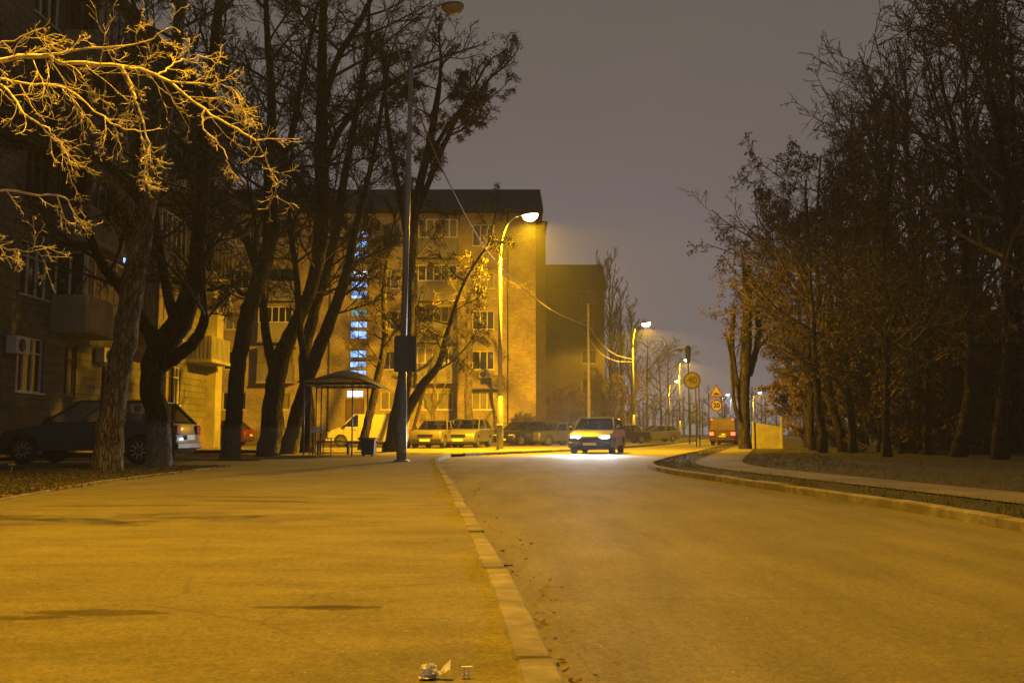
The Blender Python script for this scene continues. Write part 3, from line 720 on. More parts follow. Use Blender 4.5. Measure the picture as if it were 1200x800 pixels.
for bi, u0 in enumerate(bal_y):
    for r in range(1, 5):
        lo = 1.15+3.05*r; u1 = u0+2.9; par = lo+1.1; hi = lo+2.5; dpt = 1.15
        b = MB(); b.box(u0-.05, u1+.05, -dpt-.05, -.003, lo-.15, lo, 0, mtl); bal = b.build('balcony', 'concrete', left)
        b = MB(); b.box(u0, u1, -dpt, -dpt+.05, lo, par, 0, mtl); b.box(u0, u0+.05, -dpt+.05, -.004, lo, par, 0, mtl); b.box(u1-.05, u1, -dpt+.05, -.004, lo, par, 0, mtl)
        for j in range(14): b.box(u0+.1+.2*j, u0+.13+.2*j, -dpt-.015, -dpt, lo+.03, par-.03, 0, mtl)
        for j in range(5): b.box(u0-.015, u0, -dpt+.1+.2*j, -dpt+.13+.2*j, lo+.03, par-.03, 0, mtl)
        b.build('parapet', ['balcony_sheet','plaster','balcony_sheet'][(bi+r) % 3], bal)
        if (bi*3+r) % 4 == 3: continue
        b = MB()
        for j in range(6):
            uu = u0+.04+(2.9-.08)*j/5; b.box(uu-.04, uu+.04, -dpt+.002, -dpt+.06, par, hi, 0, mtl)
        for j in range(3):
            yy = -dpt+.1+(dpt-.2)*j/2; b.box(u0+.002, u0+.06, yy-.035, yy+.035, par, hi, 0, mtl); b.box(u1-.06, u1-.002, yy-.035, yy+.035, par, hi, 0, mtl)
        b.box(u0, u1, -dpt, -dpt+.06, hi, hi+.07, 0, mtl); b.box(u0, u0+.06, -dpt+.06, -.004, hi, hi+.07, 0, mtl); b.box(u1-.06, u1, -dpt+.06, -.004, hi, hi+.07, 0, mtl)
        gz = b.build('balcony_glazing', 'white_frame' if (bi+r) % 2 else 'brown_frame', bal)
        b = MB(); b.box(u0+.05, u1-.05, -dpt+.03, -dpt+.035, par, hi, 0, mtl); b.box(u0+.03, u0+.035, -dpt+.04, -.01, par, hi, 0, mtl)
        b.build('pane', 'window_glass' if not (bi == 1 and r == 1) else 'curtain', gz)
        b = MB(); b.box(u0-.1, u1+.1, -dpt-.1, -.003, hi+.08, hi+.15, 0, mtl); b.build('balcony_roof', 'roof', bal)
b = MB(); b.box(26.5, 28.8, -.35, -.004, 0, HL-.1, 0, mtl) if False else b.box(33.0, 34.02, -.45, -.004, 0, HL-.1, 0, mtl); b.box(24.9, 25.9, -.5, -.004, 4.3, HL-.1, 0, mtl)
b.build('rendered_pier', 'plaster', left)
for (uu, zz) in ((14.1, 3.1), (18.6, 5.9), (20.2, 3.3)):
    b = MB(); b.bbox(uu, uu+.8, -.42, -.06, zz, zz+.55, .03, 0, mtl); acx = b.build('air_conditioner', 'ac', left)
    b = MB(); b.lathe([(.2,0),(.2,.02),(.05,.03)], 16, 0, mtl @ Matrix.Translation((uu+.3, -.42, zz+.27)) @ Matrix.Rotation(R(90),4,'X')); b.build('fan_grille', 'metal_dark', acx)
# small lit window far up the stairs
b = MB(); b.box(22.45, 22.75, -.02, -.004, 6.9, 7.6, 0, mtl); w_ = b.build('window', 'stair_glow', left)

# ================================================================== STREET LAMPS, POLES, CABLES
def spot(name, loc, power, size, col, parent=None, rot=(0,0,0), blend=.25, rad=.15):
    l = bpy.data.lights.new(name, 'SPOT'); l.energy = power; l.color = col; l.spot_size = R(size); l.spot_blend = blend; l.shadow_soft_size = rad
    o = bpy.data.objects.new(name, l); scene.collection.objects.link(o); o.location = loc; o.rotation_euler = rot
    if parent: o.parent = parent
    return o
def street_lamp(base, H, reach, az, label, lit=True, power=LAMP_W, cone=168, blend=.18, aim=(0,0,0), down=0, hs=1.0, group='street lamps along the road', small=False, col=SODIUM, lens=None, matp='metal_post', lean=0.0, straight=False):
    t = thing('street_lamp', label, 'street lamp', base, 0, group)
    dx, dy = math.cos(az), math.sin(az)
    top = H-1.6*hs
    b = MB(); b.tube([(0,0,0),(0,0,.5),(0,0,2.3)], [.13*hs,.13*hs,.11*hs], 14); b.tube([(0,0,2.3),(lean*.5,0,top*.6),(lean,0,top)], [.085*hs,.075*hs,.055*hs], 14)
    b.lathe([(.20*hs,0),(.20*hs,.03),(.14*hs,.05)], 14)
    b.bbox(-.10*hs, .10*hs, -.145*hs, -.115*hs, .7, 1.1, .01)
    b.build('pole', matp, t)
    b = MB(); path = []
    for k in range(9):
        s = k/8
        if straight: r_, z_ = reach*s, top+(H-.05-top)*s
        else: r_, z_ = reach*(1-math.cos(s*PI/2))*.75 + reach*.25*s*s, top+(H-.05-top)*math.sin(s*PI/2)
        path.append((lean+dx*r_, dy*r_, z_))
    b.tube(path, [.05*hs-.018*hs*k/8 for k in range(9)], 10); b.build('arm', matp, t)
    e_ = Vector(path[-1])
    mt = Matrix.Translation(e_) @ Matrix.Rotation(az, 4, 'Z') @ Matrix.Rotation(R(-8), 4, 'Y')
    b = MB(); L = .78*hs
    rings = []
    for k in range(9):
        s = k/8; x = -.05*hs + L*s; w = (.05+.13*math.sin(min(1, s*1.25)*PI*.62))*hs if s < .99 else .04*hs; h = (.05+.075*math.sin(s*PI))*hs
        rings.append([(x, w*math.cos(a), h*math.sin(a) if a < PI+.01 else 0) for a in [j*PI/6 for j in range(7)]])
    i0 = len(b.v)
    for r_ in rings:
        for p in r_: b.v.append(tuple(mt @ Vector(p)))
    for k in range(8):
        for j in range(6): b.face((i0+k*7+j, i0+k*7+j+1, i0+(k+1)*7+j+1, i0+(k+1)*7+j), 0, True)
        b.face((i0+k*7, i0+(k+1)*7, i0+(k+1)*7+6, i0+k*7+6), 0)
    b.face([i0+j for j in range(7)]); b.face([i0+56+j for j in range(7)])
    hd = b.build('lamp_head', 'housing', t)
    b = MB(); nn = 14; i0 = len(b.v)
    for (q, dz) in ((1, -.004), (.92, -.07), (.66, -.135), (.3, -.165)):
        for j in range(nn):
            a = 2*PI*j/nn; b.v.append(tuple(mt @ Vector((.46*hs+.30*hs*q*math.cos(a), .19*hs*q*math.sin(a), dz*1.45*hs))))
    for k in range(3):
        for j in range(nn): b.face((i0+k*nn+j, i0+k*nn+(j+1)%nn, i0+(k+1)*nn+(j+1)%nn, i0+(k+1)*nn+j), 0, True)
    b.face([i0+3*nn+j for j in range(nn)])
    b.build('lens', (lens or 'lens_on') if lit else 'lens_off', hd)
    if lit:
        q = mt @ Vector((.46*hs, 0, -.36*hs))
        spot('lamp_light', q, power, cone, col, t, aim, blend, .12)
        if down: spot('lamp_light', q+Vector((.12,0,0)), down, 168, col, t, (0,0,0), .2, .12)  # added fill spot under the same head, brightens the wood
    return t
def lamp_at(px, D, head_px, head_py, label, **kw):
    x = X(px, D); hp = P(head_px, head_py, D); H = hp.z; reach = max(.6, (hp.x-x)*1.0)
    return street_lamp((x, D, -.01), H, reach-.45*kw.get('hs', 1), 0, label, **kw)
lamp_at(586, 40, 621, 252, 'tall lit sodium street lamp with a curved arm before the lit block', power=FACADE_W, down=13000, cone=158, blend=.7, aim=(R(31),0,R(20)), hs=1.15, lens='lens_on')
lamp_at(742, 80, 757, 379, 'lit sodium street lamp hung with two cables past the parked cars', hs=1.3, lens='lens_on')
lamp_at(796, 119, 805, 421, 'small far lit street lamp, upper one beside the dull 40 sign', hs=1.25, lens='lens_small', power=LAMP_W*.9)
lamp_at(784, 168, 793, 446, 'smallest far lit street lamp, the lower one left of the 40 sign', hs=1.3, lens='lens_small', power=LAMP_W*.9)
street_lamp((X(882,175), 175, 0), Z(461,175)+.2, .8, 0, 'tiny lit street lamp glimpsed behind the cut-back tree', hs=1.1, lens='lens_small', power=LAMP_W*.6)
street_lamp((X(846,230), 230, 0), Z(463,230)+.2, .8, 0, 'tiny white street lamp beside the triangular sign far off', hs=1.3, lens='lamp_lit', power=LAMP_W*.5, col=(.85,.92,1))
# the unlit lamp on the pavement, straight slanting arm, lean to the right
D_ = 24.0; x_ = X(471.5, D_)
hp = P(535, 8, D_)
un = street_lamp((x_, D_, 0), hp.z, hp.x-x_-.55-.14, 0, 'tall unlit street lamp with slanting arm and a blank board on its pole', lit=False, lean=.14, straight=True, matp='metal_post')
zb0, zb1 = Z(436, D_), Z(394, D_)
b = MB(); b.bbox(X(462,D_)-x_, X(488,D_)-x_, -.16, -.10, zb0, zb1, .015); b.box(-.10, .12, -.10, .10, zb0+.15, zb0+.2); b.box(-.10, .12, -.10, .10, zb1-.2, zb1-.15); b.build('sign_board', 'sign_back', un)
# lamp that lights the foreground, just outside the picture on the left
street_lamp((-5.0, 6.0, 0), 10.4, 2.3, 0, 'lit street lamp standing just left of the view by the lawn', power=NEAR_W, cone=130, blend=.45, aim=(0,R(-12),0))
# concrete utility pole and another thin pole
def pole(px, D, top_py, label, r=.12, m='concrete_post', name='utility_pole', cat='utility pole'):
    t = thing(name, label, cat, (X(px, D), D, -.02)); h = Z(top_py, D)
    b = MB(); b.tube([(0,0,0),(0,0,h*.5),(0,0,h)], [r,r*.85,r*.6], 10); b.build('pole', m, t)
    b = MB(); b.box(-.5*r*8*.1, .45, -.04, .04, h-.5, h-.42); b.tube([(.35,0,h-.42),(.35,0,h-.28)], [.035,.05], 8); b.build('bracket', 'metal_dark', t)
    return t
pole(690, 64, 356, 'slim concrete pole carrying cables between the two nearer lit lamps')
street_lamp((X(783,105), 105, 0), Z(410,105), .9, R(0), 'unlit thin street lamp behind the cabled lamp', lit=False, hs=1.2, group=None)
def cable(name, pts, r, label):
    b = MB(); b.tube(smooth(pts, 10), r, 5); return tag(b.build(name, 'cable'), label, 'cable', None)
A3 = [P(440,-60,14), P(455,20,16), P(492,135,18.6), P(530,222,21.3), P(575,299,26.5), P(620,344,34), P(655,368,47), P(690,382,64)]
cable('overhead_cable', A3, .018, 'long slack cable sweeping down from the top to the concrete pole')
cable('overhead_cable', [P(690,382,64), P(705,403,67.5), P(722,416,73), P(742,421,80)], .03, 'upper of two cables between the concrete pole and lit lamp')
cable('overhead_cable', [P(690,396,64), P(704,414,67.5), P(722,423,73), P(742,424,80)], .03, 'lower of two cables between the concrete pole and lit lamp')

# ================================================================== ROAD SIGNS
def text_mesh(s, size, depth=.004):
    c = bpy.data.curves.new('digits', 'FONT'); c.body = s; c.size = size; c.align_x = 'CENTER'; c.align_y = 'CENTER'; c.extrude = depth; c.offset = size*.03
    o = bpy.data.objects.new('digits', c); scene.collection.objects.link(o)
    me = bpy.data.meshes.new_from_object(o); bpy.data.objects.remove(o); return me
def round_sign(t, cx, z, r, txt, face, rim, ink, y=-.06):
    rot = Matrix.Translation((cx, y, z)) @ Matrix.Rotation(R(90), 4, 'X')
    b = MB(); b.lathe([(r,-.02),(r,0)], 32, 0, rot, False); pl = b.build('sign_plate', rim, t)
    b = MB(); b.lathe([(r*.80,.001),(r*.80,.005)], 32, 0, rot, False); b.build('sign_face', face, pl)
    me = text_mesh(txt, r*1.12); me.materials.append(M[ink]); o = bpy.data.objects.new('digits', me); scene.collection.objects.link(o)
    o.parent = pl; o.location = (cx, y-.012, z); o.rotation_euler = (R(90), 0, 0)
D_ = 59.0
sg = thing('road_sign', 'warning triangle above a round 20 speed sign on a thin post', 'road sign', (X(839,D_), D_, -.03))
b = MB(); b.tube([(0,0,0),(0,0,Z(455,D_))], .038, 8); b.build('post', 'metal_post', sg)
round_sign(sg, 0, Z(474.5,D_), .37, '20', 'sign_white', 'sign_red', 'sign_black')
zt = Z(459.5, D_); b = MB()
tri = [(-.47,-.28),(.47,-.28),(0,.55)]
def prism(b, pts, y0, y1, mi=0, zc=0, sc=1.0):
    i = len(b.v); n = len(pts)
    for y in (y0, y1):
        for (x, z) in pts: b.v.append((x*sc, y, zc+z*sc))
    b.face([i+k for k in range(n)], mi); b.face([i+2*n-1-k for k in range(n)], mi)
    for k in range(n): b.face((i+k, i+n+k, i+n+(k+1)%n, i+(k+1)%n), mi)
prism(b, tri, -.08, -.055, 0, zt); pl = fixnormals(b.build('sign_plate', 'sign_red', sg))
b = MB(); prism(b, [(-.34,-.2),(.34,-.2),(0,.40)], -.086, -.0805, 0, zt); fixnormals(b.build('sign_face', 'sign_white', pl))
b = MB(); prism(b, [(-.2,-.14),(.2,-.14),(.17,-.06),(.06,-.05),(-.03,.03),(-.1,-.05),(-.17,-.06)], -.09, -.087, 0, zt); fixnormals(b.build('symbol', 'sign_black', pl))
D_ = 52.0
sg = thing('road_sign', 'large dull round 40 sign on two posts', 'road sign', (X(811,D_), D_, -.03))
b = MB(); b.tube([(X(815,D_)-X(811,D_),0,0),(X(815,D_)-X(811,D_),0,Z(436,D_))], .035, 8); b.build('post', 'sign_grey', sg)
b = MB(); b.tube([(X(819,D_)-X(811,D_),0,0),(X(819,D_)-X(811,D_),0,Z(440,D_))], .035, 8); b.build('post', 'sign_grey', sg)
round_sign(sg, 0, Z(445,D_), .48, '40', 'sign_dull', 'sign_grey', 'sign_grey')
# dark lantern-topped pole rising behind the sign
D_ = 66.0
t = thing('lantern_post', 'dark unlit lantern head on a thin post above the far lamps', 'lantern post', (X(807,D_), D_, -.03))
hz = Z(424, D_); b = MB(); b.tube([(0,0,0),(0,0,hz)], [.05,.035], 8); b.build('post', 'metal_dark', t)
b = MB(); b.lathe([(.05,hz-.1),(.14,hz+.1),(.2,hz+.7),(.23,hz+1.0),(.16,hz+1.15),(.03,hz+1.2)], 14); b.build('lantern_head', 'metal_dark', t)

# ================================================================== BUS SHELTER, BIN
sh = thing('bus_shelter', 'open waiting shelter with bowed roof on thin posts by the trees', 'shelter', (-5.6, 30.0, 0))
hx = 1.02; z_e = Z(449, 30.5)
posts = [(-1.02,0),(-1.02,1.9),(.51,0),(1.02,1.9),(-.82,.3),(-.48,1.9)]
for (px_, D_) in ((357,29.8),(413.5,29.8),(431,32.2),(364.5,32.2),(371,32.2),(377,32.2)):
    b = MB(); b.tube([(X(px_,D_)+5.6, D_-30, 0), (X(px_,D_)+5.6, D_-30, z_e+.05)], .024, 8); b.build('post', 'metal_post', sh)
# bowed hip roof
b = MB(); xa, xb, ya, yb = X(347,29.5)+5.6, X(443,29.5)+5.6, -.45, 2.75
nn = 12; idx = {}
for i in range(nn+1):
    for j in range(nn+1):
        s, q = i/nn*2-1, j/nn*2-1
        h = .46*(1-abs(s)**1.35)*(1-.75*abs(q)**1.6) + .02
        h -= .22*max(0, s-.5)*1.2
        idx[i,j] = len(b.v); b.v.append((xa+(xb-xa)*i/nn, ya+(yb-ya)*j/nn, z_e+h))
off = len(b.v)
for k in range(off): v = b.v[k]; b.v.append((v[0], v[1], v[2]-.035))
for i in range(nn):
    for j in range(nn):
        q = (idx[i,j], idx[i+1,j], idx[i+1,j+1], idx[i,j+1]); b.face(q, 0, True); b.face([off+k for k in reversed(q)], 0, True)
for i in range(nn):
    for (p, q) in ((idx[i,0], idx[i+1,0]), (idx[i+1,nn], idx[i,nn]), (idx[0,i+1], idx[0,i]), (idx[nn,i], idx[nn,i+1])): b.face((p, p+off, q+off, q))
fixnormals(b.build('roof', 'shelter_roof', sh))
b = MB()
for (x0_,x1_,y0_,y1_) in ((xa+.1,xb-.25,-.22,-.16),(xa+.1,xb-.25,2.2,2.26),(xa+.22,xa+.28,-.15,2.19),(.98,1.04,-.15,2.19)): b.box(x0_,x1_,y0_,y1_, z_e-.08, z_e)
for k in range(7): b.box(xa+.35+.27*k, xa+.38+.27*k, -.15, 2.19, z_e-.05, z_e-.005)
b.build('roof_frame', 'metal_dark', sh)
bn = MB(); bn.box(-.95, 1.1, 1.55, 1.9, .42, .46)
sb = bn.build('bench_seat', 'wood_slat', sh)
for xx in (-.9, .1, 1.0):
    b = MB(); b.box(xx-.03, xx+.03, 1.6, 1.85, 0, .42); b.build('bench_leg', 'metal_dark', sh)
D_ = 31.0
b = MB(); z1_, z0_ = Z(500,D_), Z(507,D_)
b.box(X(365,D_)+5.6, X(379,D_)+5.6, .98, 1.01, Z(503,D_), Z(500.3,D_)); b.box(X(365,D_)+5.6, X(379,D_)+5.6, .98, 1.01, Z(506.8,D_), Z(504.2,D_))
b.box(X(379.5,D_)+5.6, X(392,D_)+5.6, .7, 1.02, Z(514,D_), Z(512.8,D_)); b.build('bench_slats', 'white_slat', sh)
b = MB(); b.box(X(367,D_)+5.6, X(368.5,D_)+5.6, 1.015, 1.045, 0, Z(500,D_)); b.box(X(376,D_)+5.6, X(377.5,D_)+5.6, 1.015, 1.045, 0, Z(500,D_)); b.box(X(381,D_)+5.6, X(382,D_)+5.6, .8, .83, 0, Z(514,D_)); b.box(X(390,D_)+5.6, X(391,D_)+5.6, .8, .83, 0, Z(514,D_)); b.build('bench_legs', 'metal_dark', sh)
D_ = 29.6; zc = Z(512.5, D_)
bn_ = thing('litter_bin', 'dark blue litter bin at the right corner of the shelter', 'litter bin', (X(432.8,D_), D_, 0))
b = MB()
for (k, (z0_, z1_, w0, w1)) in enumerate(((.05, zc-.06, .19, .215),)):
    i = len(b.v)
    for (z_, w) in ((z0_, w0), (z1_, w1)):
        for (sx_, sy_) in ((-1,-1),(1,-1),(1,1),(-1,1)): b.v.append((sx_*w, sy_*w, z_))
    for q in ((3,2,1,0),(4,5,6,7),(0,1,5,4),(1,2,6,5),(2,3,7,6),(3,0,4,7)): b.face([i+k_ for k_ in q])
b.build('bin_body', 'bin', bn_)
b = MB(); b.bbox(-.30, .26, -.25, .25, zc-.055, zc, .015); b.build('lid', 'metal_dark', bn_)
b = MB(); b.box(-.15, -.1, -.1, .1, -.01, .05); b.box(.1, .15, -.1, .1, -.01, .05); b.build('bin_feet', 'metal_dark', bn_)

# ================================================================== CARS
def car(name, label, cat, loc, rz, body, cabin, L, W, paint_m, belt, lit=False, tail_lit=False, wr=.31, wheels=(-1.3, 1.25), van=False, rim='rim', top_lamps=False, group='parked cars', seats=True, boxy=False, pillar_x=None):
    """body: side outline (x,z) from front bottom, up over the bonnet and boot to rear bottom; cabin: (x0,x1,x2,x3,ztop)"""
    t = thing(name, label, cat, loc, rz, group)
    hw = W/2
    # lower outline with wheel arches (drawn from rear to front along the bottom)
    zb = .20
    prof = list(body)
    bottom = []
    for wx in wheels:      # rear wheel first
        ar = wr+.055
        for k in range(9):
            a = PI - PI*k/8; bottom.append((wx+ar*math.cos(a), max(zb, wr+ar*math.sin(a)*1.0)))
    ring = prof + bottom
    n = len(ring); cx_ = sum(p[0] for p in ring)/n; cz_ = .5
    b = MB(); layers = []
    def inset(p, k): return (p[0]*(1-k), cz_+(p[1]-cz_)*(1-k*1.6))
    for (y, k) in ((-hw, .045), (-hw+.035, .018), (-hw+.11, 0), (hw-.11, 0), (hw-.035, .018), (hw, .045)):
        i = len(b.v); layers.append(i)
        for j, p in enumerate(ring):
            q = inset(p, k) if j < len(prof) else p
            b.v.append((q[0], y, q[1]))
    for a, c in zip(layers[:-1], layers[1:]):
        for j in range(n): b.face((a+j, a+(j+1)%n, c+(j+1)%n, c+j), 0, j < len(prof)-1)
    for (i, flip) in ((layers[0], False), (layers[-1], True)):
        tri = geometry.tessellate_polygon([[Vector((b.v[i+j][0], b.v[i+j][2], 0)) for j in range(n)]])
        for tr_ in tri: b.face([i+k for k in (tr_ if flip else reversed(tr_))])
    bd = fixnormals(b.build('body', paint_m, t))
    # cabin glass, roof, pillars
    x0, x1, x2, x3, zt = cabin      # x0 rear base, x1 rear top, x2 front top, x3 front base
    wb_, wt_ = hw-.05, hw-.20
    if van: wt_ = hw-.10
    zbelt = belt
    base = [(x0, -wb_, zbelt), (x3, -wb_, zbelt), (x3, wb_, zbelt), (x0, wb_, zbelt)]
    topr = [(x1, -wt_, zt-.03), (x2, -wt_, zt-.03), (x2, wt_, zt-.03), (x1, wt_, zt-.03)]
    b = MB(); i = 0
    sh_ = .012
    b.v += [(p[0]+(sh_ if p[0] < 0 else -sh_), p[1]*.99, p[2]) for p in base] + [(p[0]+(sh_ if p[0]<0 else -sh_), p[1]*.985, p[2]) for p in topr]
    names = {'windscreen': (1,2,6,5), 'rear_window': (3,0,4,7)}
    for nm, q in names.items():
        if van and nm == 'rear_window': continue
        bb = MB(); bb.v = [b.v[k] for k in q]; bb.face((0,1,2,3)); bb.build(nm, 'glass', t)
    vx = pillar_x if pillar_x is not None else (x1+x2)/2
    for sy in (-1, 1):
        bb = MB()
        if van:
            i1 = .62
            def lp(k): return x3+(x2-x3)*k
            bb.v = [(vx, sy*wb_*.99, zbelt), (x3-.02, sy*wb_*.99, zbelt), (x2-.02, sy*wt_*.985, zt-.05), (vx, sy*wt_*.985, zt-.05)]
        else: bb.v = [b.v[k] if sy < 0 else b.v[[3,2,6,7][[0,1,5,4].index(k)]] for k in (0,1,5,4)]
        bb.face((0,1,2,3)); bb.build('side_window', 'glass', t)
    b = MB()
    # crowned roof
    nn = 6; i0 = 0; i0 = len(b.v)
    for k in range(nn+1):
        for j in range(nn+1):
            s, q = k/nn*2-1, j/nn*2-1
            b.v.append(((x1+x2)/2+(x2-x1+.06)/2*s, (wt_+.015)*q, zt-.055+.055*(1-s**4)*(1-.5*q*q)+.0))
    for k in range(nn):
        for j in range(nn): a = i0+k*(nn+1)+j; b.face((a, a+nn+1, a+nn+2, a+1), 0, True)
    b.box(x1-.03, x2+.03, -wt_-.015, wt_+.015, zt-.085, zt-.05)
    rf = b.build('roof', paint_m, t)
    def pil(p, q, w=.03):
        b = MB(); b.tube([p, q], w, 6, sm=False); b.build('pillar', paint_m, t)
    for sy in (-1, 1):
        pil((x0+.02, sy*wb_, zbelt-.03), (x1, sy*wt_, zt-.06), .045); pil((x3-.02, sy*wb_, zbelt-.03), (x2, sy*wt_, zt-.06), .032)
        if not van: pil((vx, sy*wb_, zbelt-.03), (vx, sy*wt_, zt-.06), .035)
    if van:
        b = MB()
        i = len(b.v)
        b.v += [(x0,-wb_-.03,zbelt-.05),(vx,-wb_-.03,zbelt-.05),(vx,wb_+.03,zbelt-.05),(x0,wb_+.03,zbelt-.05),(x1,-wt_-.02,zt-.06),(vx,-wt_-.02,zt-.06),(vx,wt_+.02,zt-.06),(x1,wt_+.02,zt-.06)]
        for q in ((0,1,5,4),(1,2,6,5),(2,3,7,6),(3,0,4,7),(4,5,6,7)): b.face([i+k for k in q])
        b.build('load_box', paint_m, t)
    elif seats:
        for sx_ in (x2-.75, x1+.35):
            for sy in (-.36, .36):
                b = MB(); mt = Matrix.Translation((sx_, sy, zbelt-.35)) @ Matrix.Rotation(R(-14), 4, 'Y'); b.bbox(-.07,.07,-.24,.24,0,.62,.05,0,mt); b.bbox(-.05,.05,-.12,.12,.65,.82,.04,0,mt); b.build('seat', 'seat_cloth', t)
    # wheels
    for wx in wheels:
        for sy in (-1, 1):
            mt = Matrix.Translation((wx, sy*(hw-.12), wr)) @ Matrix.Rotation(R(90)*(1 if sy < 0 else -1), 4, 'X')
            b = MB(); b.lathe([(wr*.62,-.10),(wr*.94,-.10),(wr,-.07),(wr,.07),(wr*.94,.105),(wr*.66,.11)], 28, 0, mt)
            w_ = b.build('wheel', 'tyre', t)
            b = MB(); b.lathe([(wr*.65,.095),(wr*.63,.112),(wr*.56,.105),(wr*.30,.085),(wr*.14,.10),(.01,.112)], 28, 0, mt)
            for k in range(9):
                a = 2*PI*k/9; m2 = mt @ Matrix.Rotation(a, 4, 'Z'); b.box(wr*.2, wr*.56, -.018, .018, .09, .118, 0, m2)
            b.build('rim', rim, w_)
    xf, xr = max(p[0] for p in body), min(p[0] for p in body)
    hz_ = .62 if not van else .72
    for sy in (-1, 1):
        # the lamps stand slightly proud of the nose
        nx_ = xf*(.985) - .04
        b = MB(); b.bbox(nx_-.10, nx_+.035, sy*(hw-.30)-.19, sy*(hw-.30)+.17 if False else sy*(hw-.30)+.19, hz_-.085, hz_+.075, .03); b.build('headlight', 'lamp_lit' if lit else 'clear_lens', t)
        b = MB(); b.bbox(xr-.012, xr+.14, sy*(hw-.18)-.14, sy*(hw-.18)+.14, .68, .90 if not boxy else .82, .02); b.build('tail_light', 'red_lit' if tail_lit else 'red_lens', t)
        if top_lamps:
            b = MB(); b.bbox(x1-.03, x1+.05, sy*(wt_-.08)-.07, sy*(wt_-.08)+.07, zt-.14, zt-.06, .01); b.build('marker_light', 'red_lit', t)
        b = MB(); b.bbox(x3-.30, x3-.16, sy*(hw+.09)-.08, sy*(hw+.09)+.08, zbelt+.0, zbelt+.14, .03); b.build('mirror', 'black_plastic', t)
        for hx_ in ((vx-.35, vx+.85) if not van else (vx+.2,)):
            b = MB(); b.box(hx_-.1, hx_+.08, sy*hw-.012*1, sy*hw+.012, zbelt-.17, zbelt-.14); b.build('door_handle', 'black_plastic', t)
        # door seams
        b = MB()
        for hx_ in ((vx, x3-.25, x1-.05) if not van else (vx, x3-.15)):
            b.box(hx_-.006, hx_+.006, sy*(hw+.0015)-.002, sy*(hw+.0015)+.002, .32, zbelt-.05)
        b.build('door_seam', 'black_plastic', t)
    b = MB(); b.bbox(xf-.09, xf+.035, -hw+.03, hw-.03, .30, .47, .03); b.build('front_bumper', 'black_plastic' if boxy else paint_m, t)
    b = MB(); b.bbox(xr-.045, xr+.10, -hw+.03, hw-.03, .34, .50, .03); b.build('rear_bumper', 'black_plastic' if boxy else paint_m, t)
    b = MB(); b.bbox(xf-.05, xf+.004, -.38, .38, .53, .67, .01)
    for k in range(4): b.box(xf+.002, xf+.012, -.36, .36, .55+.03*k, .56+.03*k)
    b.build('grille', 'black_plastic', t)
    b = MB(); b.box(xf+.036, xf+.046, -.26, .26, .335, .445); b.build('licence_plate', 'plate', t)
    b = MB(); b.box(xr-.058, xr-.048, -.26, .26, .56 if not boxy else .37, .67 if not boxy else .48) ; b.build('licence_plate', 'plate', t)
    b = MB(); b.box(min(wheels)+.2, max(wheels)-.2, -hw+.15, hw-.15, .16, .24); b.build('underbody', 'black_plastic', t)
    return t

HB = [(2.0,.22),(2.05,.42),(2.03,.60),(1.90,.76),(1.0,.93),(.75,.96),(-1.75,.99),(-2.0,.92),(-2.06,.60),(-2.04,.40),(-1.95,.24)]
SD = [(2.0,.24),(2.04,.40),(2.03,.78),(1.97,.83),(.95,.90),(-1.15,.93),(-2.0,.90),(-2.06,.84),(-2.05,.40),(-1.98,.25)]
VN = [(2.05,.24),(2.12,.45),(2.08,.68),(1.92,.88),(1.38,1.04),(1.2,1.08),(-2.0,1.08),(-2.07,1.0),(-2.10,.5),(-2.05,.27)]
M['paint_dark'] = paint('dark_blue_car_paint', (.005, .006, .010), .4, 0)
M['paint_white'] = paint('white_van_paint', (.34, .32, .25), .55, 0)
M['paint_beige'] = paint('beige_car_paint', (.10, .088, .07), .42, .1)
M['paint_silver'] = paint('silver_car_paint', (.12, .12, .12), .35, .3)
M['paint_grey'] = paint('grey_car_paint', (.09, .09, .10), .28, .4)
M['paint_maroon'] = paint('maroon_car_paint', (.09, .02, .015), .35, .3)
M['paint_black'] = paint('black_car_paint', (.008, .008, .009), .35, 0)
M['paint_red'] = paint('red_van_paint', (.07, .012, .010), .4, .1)
M['rim_dull'] = noisy('dull_wheel_cover', (.10, .10, .11), (.17, .17, .18), 5, .5, 0, metal=.4)
car('parked_car', 'dark hatchback parked side-on behind the two left tree trunks', 'car', (-9.72, 22.35, 0), PI, HB, (-1.98,-1.45,.25,1.05,1.50), 4.1, 1.72, 'paint_dark', .95, wheels=(-1.22, 1.42), wr=.32, pillar_x=-.35)
car('parked_van', 'white panel van parked side-on before the stairwell door', 'van', (X(433,50.5), 50.5, 0), PI, VN, (-2.06,-2.0,.62,1.35,1.78), 4.2, 1.75, 'paint_white', 1.05, wheels=(-1.35,1.35), van=True, pillar_x=.45)
car('parked_car', 'boxy beige sedan parked nose-out right of the lamp pole', 'car', (X(511,47.2), 47.2, 0), R(-90-10), SD, (-1.35,-.95,.15,.72,1.40), 4.1, 1.62, 'paint_beige', .91, wheels=(-1.25,1.25), boxy=True, rim='rim_dull')
car('parked_car', 'silver hatchback parked nose-out beside the boxy sedan', 'car', (X(549,48.6), 48.6, 0), R(-90-12), HB, (-1.95,-1.40,.25,1.05,1.48), 4.1, 1.70, 'paint_silver', .95)
car('parked_car', 'dark maroon car at the far left behind the cream building corner', 'car', (X(252,53), 53, 0), R(180), HB, (-1.95,-1.40,.25,1.05,1.46), 4.1, 1.70, 'paint_maroon', .95)
car('parked_car', 'black hatchback just right of the lit block corner', 'car', (X(612,57), 57, -.03), R(-90-35), HB, (-1.95,-1.40,.25,1.05,1.48), 4.1, 1.70, 'paint_black', .95)
car('parked_car', 'dark grey sedan parked beyond the approaching car, nearest the building', 'car', (X(650,58), 58, -.03), R(-90-50), SD, (-1.35,-.95,.15,.72,1.42), 4.1, 1.66, 'paint_grey', .91)
